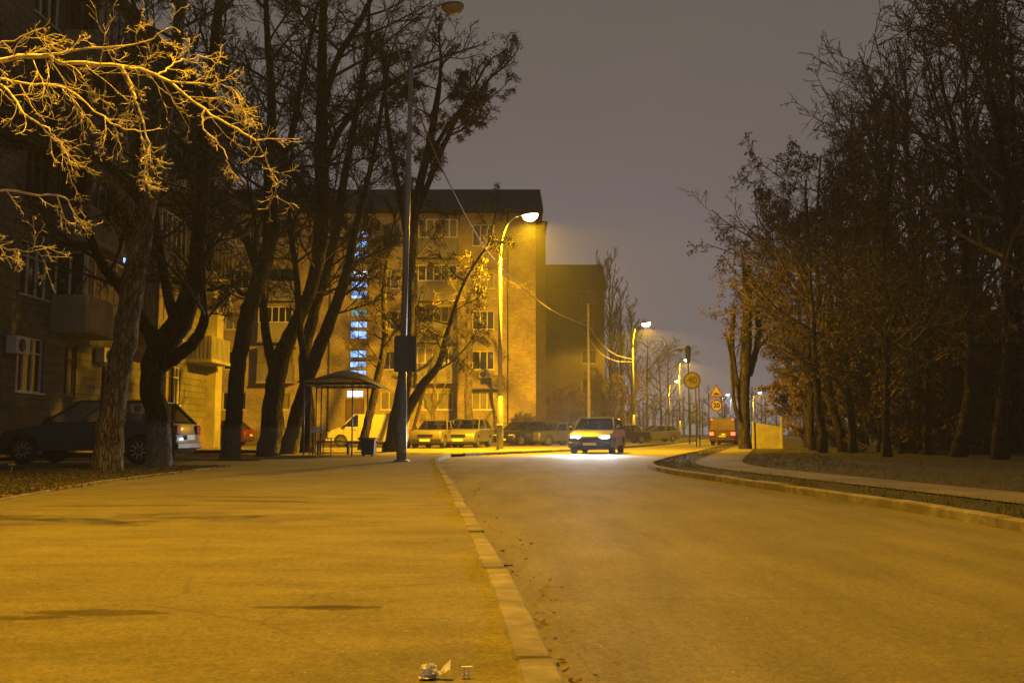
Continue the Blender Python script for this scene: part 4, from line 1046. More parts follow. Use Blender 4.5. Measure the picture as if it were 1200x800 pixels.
car('parked_car', 'black sedan parked beyond the approaching car, by the cabled lamp', 'car', (X(728,72), 72, -.03), R(195), SD, (-1.35,-.95,.15,.72,1.42), 4.1, 1.66, 'paint_black', .91)
car('parked_car', 'grey hatchback farthest along the parked row', 'car', (X(768,86), 86, -.03), R(200), HB, (-1.95,-1.40,.25,1.05,1.48), 4.1, 1.70, 'paint_grey', .95)
car('tail_lit_van', 'red van driving away with red tail and marker lamps lit', 'van', (X(851,66), 66, ROADZ), R(68), VN, (-2.06,-2.0,.62,1.35,1.86), 4.2, 1.80, 'paint_red', 1.05, tail_lit=True, van=True, pillar_x=.45, top_lamps=True, group=None)
mv = car('oncoming_car', 'dark oncoming car on the bend with white headlights lit', 'car', (X(700,38.5), 38.5, ROADZ), R(-90-14), HB, (-1.95,-1.40,.25,1.05,1.46), 4.1, 1.74, 'paint_black', .95, lit=True, group=None)
for sy in (-.58, .58):
    spot('headlight_beam', (2.1, sy, .64), HEAD_W, 105, (.80, .88, 1.0), mv, (0, R(-88.2), 0), 1.0, .06)

# ================================================================== LITTER ON THE PAVEMENT
rp_ = random.Random(21)
def crumple(name, label, cat, cx, cy, s, seed, z=0.004):
    r_ = random.Random(seed); b = MB(); n = 14; idx = {}
    for i in range(n+1):
        for j in range(n+1):
            u, v = i/n*2-1, j/n*2-1
            w = math.sin(u*3.1+1)*.25 + math.sin(v*5.2+u*2)*.18 + r_.uniform(-.10,.10)
            x = u*.9 + r_.uniform(-.06,.06); y = v*.45*(1-.3*u*u) + r_.uniform(-.05,.05)
            zz = max(0, .36*abs(w) + .85*max(0, abs(u+.15)-.25)**.8*(.35+.65*(v*.5+.5)) + .1*r_.random())
            idx[i,j] = len(b.v); b.v.append((cx+x*s, cy+y*s, z+zz*s*.95))
    for i in range(n):
        for j in range(n):
            if (i in (0,n-1) or j in (0,n-1)) and r_.random() < .2: continue
            b.face((idx[i,j], idx[i+1,j], idx[i+1,j+1], idx[i,j+1]))
    return tag(b.build(name, 'paper'), label, cat)
def paper_ball(cx, cy):
    r_ = random.Random(9); b = MB(); n, m_ = 11, 16; s_ = .026
    for i in range(n+1):
        for j in range(m_):
            a, p = 2*PI*j/m_, PI*i/n; k = r_.choice((.72, .86, 1.0, 1.12)) if 0 < i < n else 1
            b.v.append((cx-.012+s_*k*1.05*math.sin(p)*math.cos(a), cy+s_*k*.8*math.sin(p)*math.sin(a), .022+s_*k*.86*math.cos(p)))
    for i in range(n):
        for j in range(m_): b.face((i*m_+j, i*m_+(j+1)%m_, (i+1)*m_+(j+1)%m_, (i+1)*m_+j))
    o_ = len(b.v); n = 8
    for i in range(n+1):
        for j in range(n+1):
            u, v = i/n, j/n*2-1
            b.v.append((cx+.002+.046*u, cy-.004+v*(.006+.012*u)+r_.uniform(-.002,.002), .010+.032*u**1.2+.010*v*u+r_.uniform(-.0025,.0025)))
    for i in range(n):
        for j in range(n): k = o_+i*(n+1)+j; b.face((k, k+n+1, k+n+2, k+1))
    o_ = len(b.v)
    for i in range(5):
        for j in range(3): b.v.append((cx-.042+.012*i, cy-.026+.010*j, .005+r_.uniform(0,.004)))
    for i in range(4):
        for j in range(2): k = o_+i*3+j; b.face((k, k+3, k+4, k+1))
    return tag(b.build('crumpled_paper', 'paper'), 'crumpled pale paper lying on the pavement near the kerb', 'paper')
paper_ball(X(511,2.78), 2.78)
# small white plastic H-shaped scrap
sc_ = thing('plastic_scrap', 'small white plastic scrap with two prongs beside the crumpled paper', 'plastic scrap', (X(548.5,2.78), 2.78, .004), .1)
b = MB(); b.box(-.009,-.0055,0,.012,0,.026); b.box(.004,.0075,0,.012,0,.026); b.box(-.015,.017,.0,.010,.0262,.029); b.box(-.014,.009,-.004,.008,.0055,.0085); b.build('frame', 'paper', sc_)
for (px, py, L_, a, lab) in ((672,793,.045,.3,'curled dry leaf lying on the road near the kerb'), (632,724,.05,-.2,'dark dead leaf lying on the road below the sunken kerbstone')):
    D_ = .785*F/(py-508); b = MB(); n = 8
    for k in range(n+1):
        s = k/n; w = L_*.22*math.sin(s*PI)+.001; x = X(px,D_)+L_*(s-.5)*math.cos(a); y = D_+L_*(s-.5)*math.sin(a); z = ROADZ+.006+.010*abs(s-.5)*2
        b.v += [(x+math.sin(a)*w, y-math.cos(a)*w, z+.004), (x, y, z), (x-math.sin(a)*w, y+math.cos(a)*w, z+.006)]
    for k in range(n):
        for j in range(2): b.face((k*3+j, k*3+j+1, k*3+3+j+1, k*3+3+j), 0, True)
    tag(b.build('dead_leaf', 'leaf_litter'), lab, 'leaf')
b = MB(); pts = [Vector((X(577,5.62), 5.62, ROADZ+.012)), Vector((X(590,5.6), 5.6, ROADZ+.015)), Vector((X(601,5.58), 5.6, ROADZ+.02))]; b.tube(pts, [.004,.006,.003], 5); b.tube([pts[1], pts[1]+Vector((.03,.05,.02))], [.003,.001], 4)
tag(b.build('twig', 'twig'), 'short broken twig lying in the gutter beside the kerb', 'twig')
# stick with a scrap standing at the lawn's edge, far left
t = thing('marker_stick', 'thin stick with a pale scrap on top standing in the left lawn', 'stick', (X(18,13.5), 13.5, -.02))
b = MB(); b.tube([(0,0,0),(.01,0,.3),(0,0,Z(543,13.5))], [.008,.007,.006], 6); b.build('stem', 'bark_pale', t)
b = MB(); b.bbox(-.045,.05,-.015,.015,Z(543,13.5)-.005,Z(543,13.5)+.015,.006); b.build('scrap', 'leaf_litter', t)

# ================================================================== TREES
UP = Vector((0,0,1))
def grow(b, p, d, L, r, lvl, rng, cfg, mi=0, leaves=None):
    nseg = cfg['seg'][lvl]; pts = [p.copy()]; rad = [r]; dirs = [d.copy()]
    d = d.normalized(); step = L/nseg
    tip = max(r*.35, cfg['rmin']) if lvl < cfg['max'] else cfg['rmin']*.6
    for k in range(nseg):
        d = (d + Vector((rng.gauss(0,1), rng.gauss(0,1), rng.gauss(0,1)))*cfg['wander'][lvl] + UP*cfg['trop'][lvl]).normalized()
        p = p + d*step; pts.append(p.copy()); dirs.append(d.copy()); rad.append(r+(tip-r)*(k+1)/nseg)
    b.tube(pts, rad, cfg['sides'][lvl], mi, cap=False)
    if lvl < cfg['max']:
        nc = cfg['kids'][lvl]; nc = int(nc*rng.uniform(.75, 1.25)+.5)
        for c in range(nc):
            s = cfg['start'] + (1-cfg['start'])*(c+rng.random())/nc; s = min(s, .98)
            k = s*nseg; i = int(k); f = k-i; q = pts[i].lerp(pts[i+1], f); rr = rad[i]+(rad[i+1]-rad[i])*f
            dd = dirs[i+1]
            ax = dd.cross(Vector((rng.gauss(0,1), rng.gauss(0,1), rng.gauss(0,1))))
            if ax.length < 1e-4: continue
            ax.normalize(); nd = (Matrix.Rotation(R(rng.uniform(*cfg['angle'])), 3, ax) @ dd)
            grow(b, q, nd, L*cfg['ratio'][lvl]*rng.uniform(.6,1.15)*(1-.35*s), max(rr*.62, cfg['rmin']), lvl+1, rng, cfg, mi, leaves)
    elif leaves is not None:
        (lb, n, sz) = leaves
        for _ in range(n):
            q = pts[-1].lerp(pts[0], rng.random()*.8) + Vector((rng.gauss(0,.06), rng.gauss(0,.06), rng.gauss(0,.06)-.05))
            s = sz*rng.uniform(.6,1.3); u = Vector((rng.gauss(0,1), rng.gauss(0,1), rng.gauss(0,1))).normalized()*s; w = u.cross(Vector((rng.gauss(0,1), rng.gauss(0,1), rng.gauss(0,1)))).normalized()*s*.5
            i = len(lb.v); lb.v += [tuple(q-u), tuple(q+w), tuple(q+u), tuple(q-w)]; lb.face((i,i+1,i+2,i+3), 1)
def cfg(rmin=.008, kids=(7,6,5), angle=(25,60), wander=(.10,.15,.2,.25), trop=(.04,.03,.02,.0), ratio=(.55,.5,.45), seg=(7,6,4,3), sides=(6,4,3,3), start=.2, mx=3):
    return dict(rmin=rmin, kids=kids+(0,), angle=angle, wander=wander, trop=trop, ratio=ratio, seg=seg, sides=sides, start=start, max=mx)
def px_tree(name, label, D, base, limbs, mat_t, mat_c, seed, prim, c, plen, leafn=0, leafs=.05, group=None, leafm='leaf', cat='tree', kmul=1.0, leader=True, rmul=1.0):
    """limbs: list of [(px,py,rpx,dD),...]; the first one is the trunk. prim: per limb (count, from, to)"""
    rng = random.Random(seed)
    org = Vector((X(base[0], D), D, -.05)); s = D/F
    t = thing(name, label, cat, org, 0, group)
    tb = MB(); cb = MB()
    for li, lm in enumerate(limbs):
        ctl = [(P(q[0], q[1], D+(q[3] if len(q) > 3 else 0))-org) for q in lm]; rr = [q[2]*s*rmul for q in lm]
        if li == 0: ctl[0].z = -.1; rr[0] *= 1.12
        pts = smooth(ctl, 6); rad = []
        for i in range(len(lm)-1):
            for k in range(6): rad.append(rr[i]+(rr[i+1]-rr[i])*k/6)
        rad.append(rr[-1])
        pts = [p + Vector((rng.uniform(-1,1), rng.uniform(-1,1), 0))*rad[i]*.10 for i, p in enumerate(pts)]
        tb.tube(pts, rad, 12 if li == 0 else 9, 0, True, True, .10, rng)
        cnt, f0, f1 = prim[li] if li < len(prim) else (0,0,1)
        for k in range(int(cnt*kmul)):
            f = f0+(f1-f0)*(k+rng.random())/cnt; i = min(int(f*(len(pts)-1)), len(pts)-2); q = pts[i]; r0 = rad[i]
            d = (pts[i+1]-pts[i]).normalized(); a = rng.uniform(0, 2*PI)
            side = Vector((math.cos(a), math.sin(a)*.8, 0)); nd = (d*rng.uniform(.2,.9) + side).normalized()
            L = plen*rng.uniform(.6,1.15)*(1-.45*f)
            grow(cb, q, nd, L, min(r0*.5, .013*L+.012), 0, rng, c, 0, (cb, leafn, leafs) if leafn else None)
        # leader carries on above the drawn part
        if cnt and leader: grow(cb, pts[-1], (pts[-1]-pts[-2]).normalized(), plen*.8, rad[-1]*.9, 0, rng, c, 0, (cb, leafn, leafs) if leafn else None)
    tb.build('trunk', mat_t, t); cb.build('crown', [mat_c, leafm], t)
    return t
C1 = cfg(.0065, (9,8,6), (25,62), ratio=(.55,.5,.5))
C2 = cfg(.0085, (9,8,6), (22,60), ratio=(.55,.5,.5))
G_L = 'trees between the lawn and the block'
px_tree('bare_tree', 'thick pale trunk leaning right, nearest on the lawn, in front of the dark car', 18.0, (125,552),
    [[(125,552,19.5),(133,470,16),(148,390,15.5),(162,300,14.5),(175,220,12),(190,150,10),(205,60,8),(215,-20,7),(228,-120,4)], [(166,268,11),(135,222,10,-.6),(95,186,8,-1.2),(50,150,6,-2),(0,110,4,-3)]],
    'bark_pale', 'twig', 1, [(11,.55,1),(6,.25,1)], C1, 3.6, group=G_L, rmul=.88)
px_tree('bare_tree', 'crooked forked trunk with a whitened foot by the rear of the dark car', 20.2, (185,545),
    [[(185,546,14),(186,500,13.5),(179,445,14),(190,405,15.5),(214,370,14),(230,310,9.5),(238,210,8),(246,110,6.5),(256,10,5),(262,-90,3)], [(188,410,10),(168,378,8,-.3),(143,338,7,-.6),(120,308,6,-1),(95,250,4,-1.4)], [(205,378,7),(190,310,6,.6),(182,250,4.5,1),(170,170,3,1.5)], [(190,428,9),(208,416,8,-.3),(226,402,7,-.5),(236,386,6,-.6),(240,370,5,-.6)]],
    'bark_wash', 'twig', 2, [(11,.5,1),(4,.5,1),(4,.5,1),(2,.8,1)], C1, 3.4, group=G_L)
px_tree('bare_tree', 'straight dark trunk bending right, left of the big twin trunk', 31.5, (271,535),
    [[(270,536,13.5),(274,480,11.5),(280,420,11),(290,370,11.5),(306,320,12),(317,270,10),(316,200,8.5),(318,110,6),(313,40,4.5),(310,-40,3)], [(304,322,8),(290,285,6),(272,262,4.5),(255,240,3)], [(300,335,4),(285,345,3.2),(272,335,3),(245,340,2.5)], [(316,215,6),(340,165,5,1),(352,100,4,1.5),(365,40,3,2)]],
    'bark_wash', 'twig', 3, [(15,.5,1),(5,.4,1),(3,.4,1),(8,.2,1)], C2, 4.8, group=G_L, rmul=.84)
px_tree('bare_tree', 'broadest dark trunk forking low, left neighbour of the shelter', 34, (318,534),
    [[(318,534,19),(320,480,15),(326,430,14),(343,385,10.5),(366,335,9.5),(376,270,11),(377,180,10.5),(377,100,8),(379,20,6),(382,-60,4)], [(322,440,8),(313,400,7,.3),(307,350,5.5,.6),(300,300,4,1)], [(376,250,7),(345,205,6,-.6),(325,170,5,-1),(290,130,3.5,-1.6)], [(377,200,6),(400,150,5,.5),(430,115,4,1),(470,90,3,1.4)], [(377,130,6),(395,70,5,-.5),(425,20,4,-1),(445,-30,3,-1.5)]],
    'bark_wash', 'twig', 4, [(17,.42,1),(4,.5,1),(8,.2,1),(9,.2,1),(9,.2,1)], C2, 4.9, group=G_L, rmul=.80)
px_tree('bare_tree', 'dark trunk leaning right over the shelter roof', 33, (337,532),
    [[(337,533,12),(346,492,9.5),(358,452,9),(376,402,9),(396,352,7.5),(410,302,6),(421,250,4.5),(438,180,3.5),(450,110,2.5)], [(362,440,6),(352,390,5,.5),(347,320,4.5,1),(338,250,3.5,1.5),(342,180,2.5,2)]],
    'bark_wash', 'twig', 5, [(13,.45,1),(8,.4,1)], C2, 3.6, group=G_L, rmul=.88)
px_tree('bare_tree', 'slim upright dark trunk just behind the shelter posts', 36, (361,531),
    [[(361,531,8.5),(361,480,7.5),(357,420,7),(372,350,6.5),(392,280,5.5),(405,200,4.5),(420,120,3.5),(432,40,2.5)]],
    'bark', 'twig', 6, [(16,.4,1)], C2, 4.2, group=G_L)
px_tree('bare_tree', 'thin dark trunk leaning right over the white van', 41, (424,528),
    [[(424,528,6),(430,500,5),(441,450,4.5),(451,400,4),(450,340,3.2),(458,280,2.4)], [(446,420,3),(470,380,2.3),(500,362,1.6)]],
    'bark', 'twig', 7, [(12,.4,1),(5,.3,1)], cfg(.008,(7,6,4)), 2.6, group=G_L)
CL = cfg(.009, (7,6,5), (25,65), trop=(.05,.02,0,-.03))
px_tree('leafy_tree', 'dark trunk behind the unlit lamp pole with leaf clusters on its crown', 37, (460,529),
    [[(460,530,12),(464,500,9.5),(472,460,8.5),(478,400,7.5),(480,320,6.5),(488,240,5.5),(505,160,4.5),(515,100,3)], [(488,250,4),(520,170,3.2),(545,120,2.4)], [(482,310,4),(470,240,3.5,1),(455,150,3,1.4),(450,90,2.2,2)], [(468,500,6.5),(492,455,5.5,.4),(515,425,4.2,.6),(527,380,3.2,1),(545,330,2.4,1.4),(570,290,1.8,1.8)], [(500,190,3),(530,140,2.5,-.5),(560,110,2,-.8)]],
    'bark', 'twig', 8, [(12,.55,1),(7,.2,1),(7,.3,1),(9,.35,1),(6,.2,1)], CL, 3.0, 4, .042, group=G_L)
px_tree('leafy_tree', 'yellow-leaved branches glowing close beyond the nearest lit lamp', 46, (528,527),
    [[(478,470,1.8),(505,430,2),(528,370,2),(548,320,1.6),(575,290,1.2),(590,285,.9)], [(548,322,1.4),(575,320,1,.3),(597,330,.8,.4)]],
    'bark', 'twig', 18, [(9,.45,1),(8,.2,1)], cfg(.007,(6,5,4),seg=(6,5,3,3)), 1.5, 1, .022, group=G_L, leafm='leaf_yellow')
px_tree('small_tree', 'small pruned tree with pinkish twigs against the lit facade', 56, (549,523),
    [[(549,523,4.8),(549,450,4.3),(550,400,4),(550,352,3)], [(550,405,3),(565,388,2.6),(580,402,2.2),(586,430,1.8)], [(549,395,3),(535,388,2.3),(520,400,1.8)]],
    'bark_pale', 'bark_pale', 9, [(10,.72,1),(4,.3,1),(4,.3,1)], cfg(.010,(6,5,3),(30,70)), 1.7, group=G_L)
px_tree('young_tree', 'thin sapling growing against the facade beyond the parked sedan', 55, (506,523),
    [[(506,523,2.5),(507,490,2),(509,455,1.8),(513,420,1.3)], [(507,485,1.6),(513,472,1.2),(520,455,1)], [(507,488,1.4),(500,475,1.1),(497,458,.9)]],
    'bark_pale', 'bark_pale', 10, [(6,.3,1),(3,.3,1),(3,.3,1)], cfg(.010,(5,4,3)), 1.3)

# near tree off to the left whose branches reach into the top left corner
def near_tree():
    rng = random.Random(77); D = 7.2; org = Vector((-6.6, D, -.05)); s = D/F
    t = thing('street_tree', 'tree just outside the left edge whose lit bare branches hang into view', 'tree', org)
    tb = MB(); cb = MB()
    def L(*q): return [P(a, b_, D+(c if c else 0))-org for a, b_, c in q]
    tr = [Vector((0,0,-.1)), Vector((.05,0,1.2)), Vector((.2,0,2.4)), Vector((.25,.1,3.6)), Vector((.1,.2,5.4)), Vector((0,.2,7.2))]
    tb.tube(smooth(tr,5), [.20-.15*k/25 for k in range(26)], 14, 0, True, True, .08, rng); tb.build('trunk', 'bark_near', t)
    cc = cfg(.0019, (6,4,3), (22,58), wander=(.13,.16,.20,.2), trop=(-.01,-.01,.05,.08), ratio=(.62,.6,.55), seg=(8,7,5,4), sides=(6,5,4,4), start=.18)
    limbs = [
        ([(-330,150,.3),(-200,100,.3),(-80,72,.1),(0,70,0),(50,65,0),(75,73,0),(145,78,0),(190,92,.05),(240,128,.1),(285,157,.1),(303,165,.1)], 9, 2.4, 16, .95),
        ([(-20,72,0),(50,65,0),(100,57,-.1),(160,52,-.15),(197,33,-.2)], 3.5, 1.2, 7, .5),
        ([(145,78,0),(155,105,0),(163,130,-.05),(175,170,-.1),(172,196,-.1)], 4, 1.6, 7, .55),
        ([(-60,75,.1),(-10,90,.15),(30,98,.2),(80,105,.2),(130,145,.2),(170,155,.2)], 4, 1.4, 10, .7),
        ([(-60,80,.1),(0,100,-.2),(30,135,-.3),(60,155,-.3),(75,175,-.3)], 4, 1.4, 9, .6),
        ([(185,90,.05),(205,74,.2),(228,68,.3),(250,66,.3)], 2.6, 1.1, 6, .5),
        ([(200,97,.05),(240,98,.15),(270,104,.2),(288,122,.2)], 2.6, 1.1, 6, .5),
        ([(-330,260,.2),(-150,235,.2),(-40,224,.2),(20,224,.2),(75,232,.2),(86,247,.2)], 5, 1.6, 7, .4),
        ([(-330,330,.3),(-150,300,.3),(-40,282,.3),(10,292,.3),(50,293,.3)], 4, 1.3, 9, .5),
        ([(-300,60,-.2),(-150,40,-.4),(-40,60,-.5),(5,50,-.5),(45,35,-.5)], 3.5, 1.2, 8, .5),
        ([(240,128,.1),(238,150,.1),(262,175,.1),(268,198,.1)], 2.4, 1, 4, .3),
        ([(-200,100,.3),(-260,200,.25),(-330,260,.2)], 8, 6, 0, 0)]
    for (q, r0, r1, cnt, ln) in limbs:
        pts = smooth(L(*q), 5); n = len(pts); rad = [(r0+(r1-r0)*k/(n-1))*s*(.45 if r0 > 6 else .52) for k in range(n)]
        pts = [p+Vector((rng.gauss(0,1),rng.gauss(0,1),rng.gauss(0,1)))*.007 for p in pts]
        cb.tube(pts, rad, 8, 0, True, True, .12, rng)
        f0 = .30 if q[0][0] < -100 else .1
        for k in range(int(cnt*1.15)):
            f = f0+(1-f0)*(k+rng.random())/cnt; i = min(int(f*(n-1)), n-2); d = (pts[i+1]-pts[i]).normalized()
            a = rng.uniform(0, 2*PI); nd = (d*.8+Vector((math.cos(a)*.3, math.sin(a)*.8, math.sin(a*1.7+1)*.9-.25))).normalized()
            grow(cb, pts[i], nd, ln*rng.uniform(.35,.68), min(max(rad[i]*.55,.0026), .0045), 0 if rng.random() < .45 else 1, rng, cc)
        if cnt: grow(cb, pts[-1], (pts[-1]-pts[-2]).normalized(), ln*.22, rad[-1], 2, rng, cc)
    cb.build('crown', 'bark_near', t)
near_tree()

# ---- pollarded tree on the right of the road
px_tree('pollarded_tree', 'cut-back tree with bare upright stumps at the left edge of the wood', 44, (875,524),
    [[(873,525,9.5),(872,480,8.5),(874,420,8.5),(876,360,8),(875,311,7)], [(868,470,4.5),(862,440,4,.2),(858,405,3.8,.3),(860,366,3,.3)], [(878,440,5,.2),(888,400,5,.3),(888,357,4,.3)], [(866,490,3.5,-.2),(860,470,3,-.2),(857,425,2.4,-.2),(852,395,2,-.2)], [(880,420,3),(895,400,2.6),(908,390,2)]],
    'bark', 'twig', 12, [(3,.7,1),(4,.5,1),(3,.5,1),(3,.4,1),(3,.3,1)], cfg(.008,(5,4,3),(15,50),trop=(.2,.12,.1,.1)), 1.6, 1, .045, group=None, leafm='leaf_yellow', leader=False, rmul=.76)

# ---- wood on the right
def generic_tree(name, seed, H, spread, c, trunk_r, prim, mat_t='bark_wood', mat_c='twig_wood', leafn=0, leafs=.06, leafm='leaf', clear=.25, col=False, bend=.5, fork=False):
    rng = random.Random(seed)
    t = bpy.data.objects.new(name, None); scene.collection.objects.link(t)
    tb = MB(); cb = MB(); n = 12; pts = []; x = y = 0
    bx, by = rng.uniform(-bend, bend), rng.uniform(-bend, bend)
    for k in range(n+1):
        s = k/n; pts.append(Vector((bx*math.sin(s*2.6+rng.random()*.3)+rng.gauss(0,.05), by*math.sin(s*2.2)+rng.gauss(0,.05), -.1+H*.93*s)))
    rad = [trunk_r*(1-.9*(k/n)**.9)+.012 for k in range(n+1)]; rad[0] *= 1.25
    tb.tube(pts, rad, 10, 0, True, True, .1, rng)
    for k in range(prim):
        f = clear+(1-clear)*(k+rng.random())/prim; i = min(int(f*n), n-1); q = pts[i].lerp(pts[i+1], f*n-i)
        a = rng.uniform(0, 2*PI); side = Vector((math.cos(a), math.sin(a), 0))
        if col: nd = (side*.35+UP).normalized(); L = spread*rng.uniform(.7,1.2)*(1.05-.55*f)
        else: nd = (side+UP*rng.uniform(.15,1.0)).normalized(); L = spread*rng.uniform(.6,1.15)*math.sin(PI*min(1,(1.08-f)/ (1.1-clear)*.75+.12))
        grow(cb, q, nd, L, min(rad[i]*.6, .018*L+.02), 0, rng, c, 0, (cb, leafn, leafs) if leafn else None)
    tb.build('trunk', mat_t, t); cb.build('crown', [mat_c, leafm], t)
    return t
protos = {
 'wide': [generic_tree('bare_tree', 31, 15, 5.6, cfg(.012,(7,6,5),(25,60),trop=(.06,.04,.02,0)), .20, 16),
          generic_tree('bare_tree', 32, 17, 6.2, cfg(.012,(7,6,5),(25,60),trop=(.08,.04,.02,0)), .22, 16, bend=1.1)],
 'leafy': [generic_tree('leafy_tree', 33, 12, 4.6, cfg(.011,(7,6,4),(30,68),trop=(.04,.0,-.03,-.05)), .16, 18, leafn=3, leafs=.06, clear=.18, bend=.9)],
 'poplar': [generic_tree('poplar_tree', 34, 23, 5.4, cfg(.014,(7,6,4),(12,32),trop=(.14,.12,.1,.08),ratio=(.42,.42,.4)), .26, 36, col=True, clear=.12, bend=.25)],
 'under': [generic_tree('undergrowth_tree', 35, 6.5, 2.8, cfg(.010,(7,6,4),(25,70)), .08, 26, leafn=3, leafs=.075, leafm='leaf_yellow', clear=.05, bend=.7),
           generic_tree('undergrowth_tree', 36, 5.0, 2.4, cfg(.010,(7,6,4),(25,70)), .07, 26, leafn=2, leafs=.07, leafm='leaf', clear=.03, bend=.7)],
}
used = set()
def place(kind, vi, x, y, sc, rz, label, cat, group):
    src = protos[kind][vi]
    o = src if (kind, vi) not in used else copy_tree(src)
    used.add((kind, vi)); o.location = (x, y, -.04); o.rotation_euler = (0, 0, rz); o.scale = (sc[0], sc[0], sc[1])
    return tag(o, label, cat, group)
rw = random.Random(19)
# (px, D, kind, variant, width scale, height scale)
W_ = [(962,36,'wide',0,.8,.72),(988,38,'wide',1,.85,.78),(950,41,'leafy',0,1.0,1.08),(1118,30,'wide',1,1,.85),(1165,27,'wide',0,1,.9),(1060,37,'wide',0,1.05,1.0),
      (1100,43,'wide',0,1.1,1.1),(1185,36,'wide',1,1.1,1.05),(1240,26,'wide',1,1,1),(1010,57,'poplar',0,1,.86),(1040,55,'poplar',0,1.05,1.0),(985,66,'poplar',0,1,.93),(1075,52,'poplar',0,1.1,1.02),
      (1150,50,'poplar',0,1.1,1.05),(1190,55,'poplar',0,1.1,1.1),(975,52,'wide',0,1.05,.92),(1135,44,'wide',0,1.1,1.15),(1230,44,'wide',1,1.1,1.2),
      (998,36,'leafy',0,.9,.8),(1085,33,'leafy',0,1,.85),(945,50,'leafy',0,1.05,1.1),(1035,30,'leafy',0,.8,.65),(1205,31,'leafy',0,1,1),(1270,34,'wide',0,1.1,1.1)]
lab = {'wide': ('bare_tree','tall bare tree in the dark wood across the road','bare trees of the dark wood'),
       'leafy': ('leafy_tree','smaller tree with a few hanging leaves in the dark wood','sparsely leaved trees of the dark wood'),
       'poplar': ('poplar_tree','narrow bare poplar rising over the dark wood','bare poplars over the wood'),
       'under': ('undergrowth_tree','low bushy tree with yellow-brown leaves under the dark wood','low leafy trees under the wood')}
for (px, D, kd, vi, sw, shh) in W_:
    place(kd, vi, X(px,D), D, (sw, shh), rw.uniform(0, 2*PI), lab[kd][1], 'tree', lab[kd][2])
for k in range(24):
    D = rw.uniform(34, 58); px = rw.uniform(925 if D > 42 else 945, 1230)
    place('under', k % 2, X(px,D), D, (rw.uniform(.8,1.25), rw.uniform(.7,1.25)), rw.uniform(0,2*PI), lab['under'][1], 'tree', lab['under'][2])
# poplars and trees behind the second block
for (px, D, kd, sw, shh) in ((716,108,'poplar',1,.93),(728,112,'poplar',.9,.80),(741,120,'poplar',1.,.76),(705,116,'poplar',1,.98),(757,130,'wide',1.2,1.0),(775,150,'wide',1.2,.95)):
    place(kd, 0, X(px,D), D, (sw, shh), rw.uniform(0,2*PI), 'bare poplar standing behind the second apartment block' if kd == 'poplar' else 'hazy round-topped tree behind the far street lamps', 'tree', 'poplars behind the second block' if kd == 'poplar' else 'hazy trees by the far lamps')
for (px, D, sw, shh) in ((668,70,.7,.62),(703,76,.8,.85),(718,80,.8,.8)):
    place('under', 0, X(px,D), D, (sw, shh), rw.uniform(0,2*PI), 'thin yellow-leaved tree against the dark gable wall', 'tree', 'thin trees against the dark gable')
for (px, D, sw, shh) in ((606,60,.55,.38),(618,60.5,.5,.36),(240,57,.5,.35)):
    place('under', 1, X(px,D), D, (sw, shh), rw.uniform(0,2*PI), 'low bare bush at the foot of the brick blocks', 'bush', 'bushes at the foot of the blocks')
# far-off wood closing the view (one mass)
b = MB(); rf_ = random.Random(50); cf = cfg(.03,(5,4,0),(20,60),mx=2,seg=(5,4,3,3),sides=(4,3,3,3))
for k in range(46):
    px = 690+ k*8.0 + rf_.uniform(-4,4); D = rf_.uniform(190, 235); h = rf_.uniform(8.5, 12.5)*(1.15 if 830 < px < 885 else 1)
    o_ = Vector((X(px,D), D, 0)); b.tube([o_, o_+Vector((0,0,h*.8))], [.25,.08], 5)
    for q in range(13):
        a = rf_.uniform(0,2*PI); f = rf_.uniform(.12,.85)
        grow(b, o_+Vector((0,0,h*f)), Vector((math.cos(a), math.sin(a), rf_.uniform(.2,1.2))).normalized(), h*.32*(1.2-f), .10, 0, rf_, cf)
tag(b.build('far_wood', 'far_wood'), 'dark bare wood far off where the road disappears', 'wood', kind='stuff')

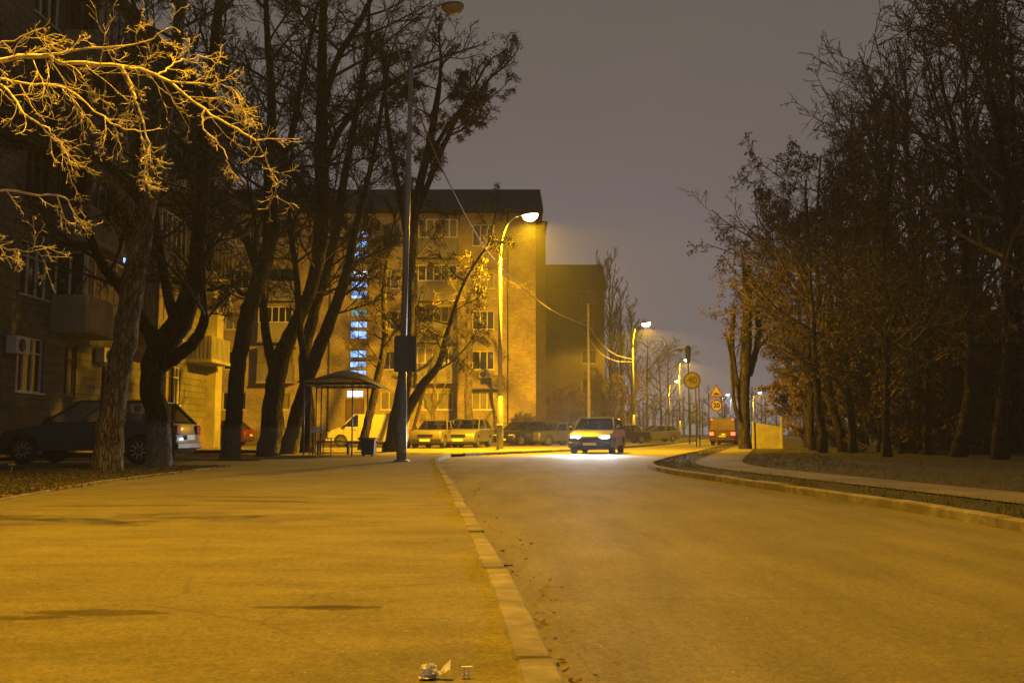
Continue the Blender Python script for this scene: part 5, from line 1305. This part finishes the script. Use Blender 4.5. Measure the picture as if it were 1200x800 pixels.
# ---- pale fence panel by the pollarded tree
D_ = 46.0
t = thing('fence_panel', 'pale board panel with a slanting top between two posts behind the cut-back tree', 'fence panel', (X(898,D_), D_, -.03))
xa, xb = X(881,D_)-X(898,D_), X(914,D_)-X(898,D_); b = MB()
i = len(b.v)
for y in (-.025,.025): b.v += [(xa,y,0),(xb,y,0),(xb,y,Z(499,D_)),(xa,y,Z(494,D_))]
for q in ((0,1,2,3),(7,6,5,4),(0,4,5,1),(1,5,6,2),(2,6,7,3),(3,7,4,0)): b.face([i+k for k in q])
b.build('board', 'concrete_post', t)
for px in (881,914):
    b = MB(); h_ = Z(488,D_) if px == 914 else Z(493,D_); b.bbox(X(px,D_)-X(898,D_)-.05, X(px,D_)-X(898,D_)+.05, -.08, -.028, 0, h_, .01); b.build('post', 'concrete_post', t)
# ---- low garden railing before the lit facade
D_ = 58.5
t = thing('garden_fence', 'low thin metal garden railing at the foot of the lit facade', 'fence', (X(265,D_), D_, 0))
b = MB(); L_ = X(368,D_)-X(265,D_)
b.box(0, L_, -.015, .015, 1.0, 1.04); b.box(0, L_, -.015, .015, .25, .29)
k = 0.0
while k < L_: b.box(k-.008, k+.008, -.012, .012, .29, 1.0); k += .22
b.build('railing', 'metal_dark', t)
for q in range(5):
    b = MB(); b.box(L_*q/4-.03, L_*q/4+.03, -.03, .03, 0, 1.1); b.build('fence_post', 'metal_dark', t)

# ================================================================== HAZE
if HAZE > 0:
    b = MB(); b.box(-90, 130, -45, 290, -1.2, 34)
    hz = b.build('haze', 'cable'); hz.data.materials.clear()
    m = bpy.data.materials.new('night_haze'); m.use_nodes = True; n = m.node_tree; n.nodes.clear()
    o_ = n.nodes.new('ShaderNodeOutputMaterial'); v_ = n.nodes.new('ShaderNodeVolumePrincipled')
    v_.inputs['Color'].default_value = (.80, .84, .92, 1); v_.inputs['Density'].default_value = HAZE; v_.inputs['Anisotropy'].default_value = .25
    n.links.new(v_.outputs[0], o_.inputs['Volume']); hz.data.materials.append(m)
    tag(hz, 'thin night haze filling the street', 'haze', kind='stuff')
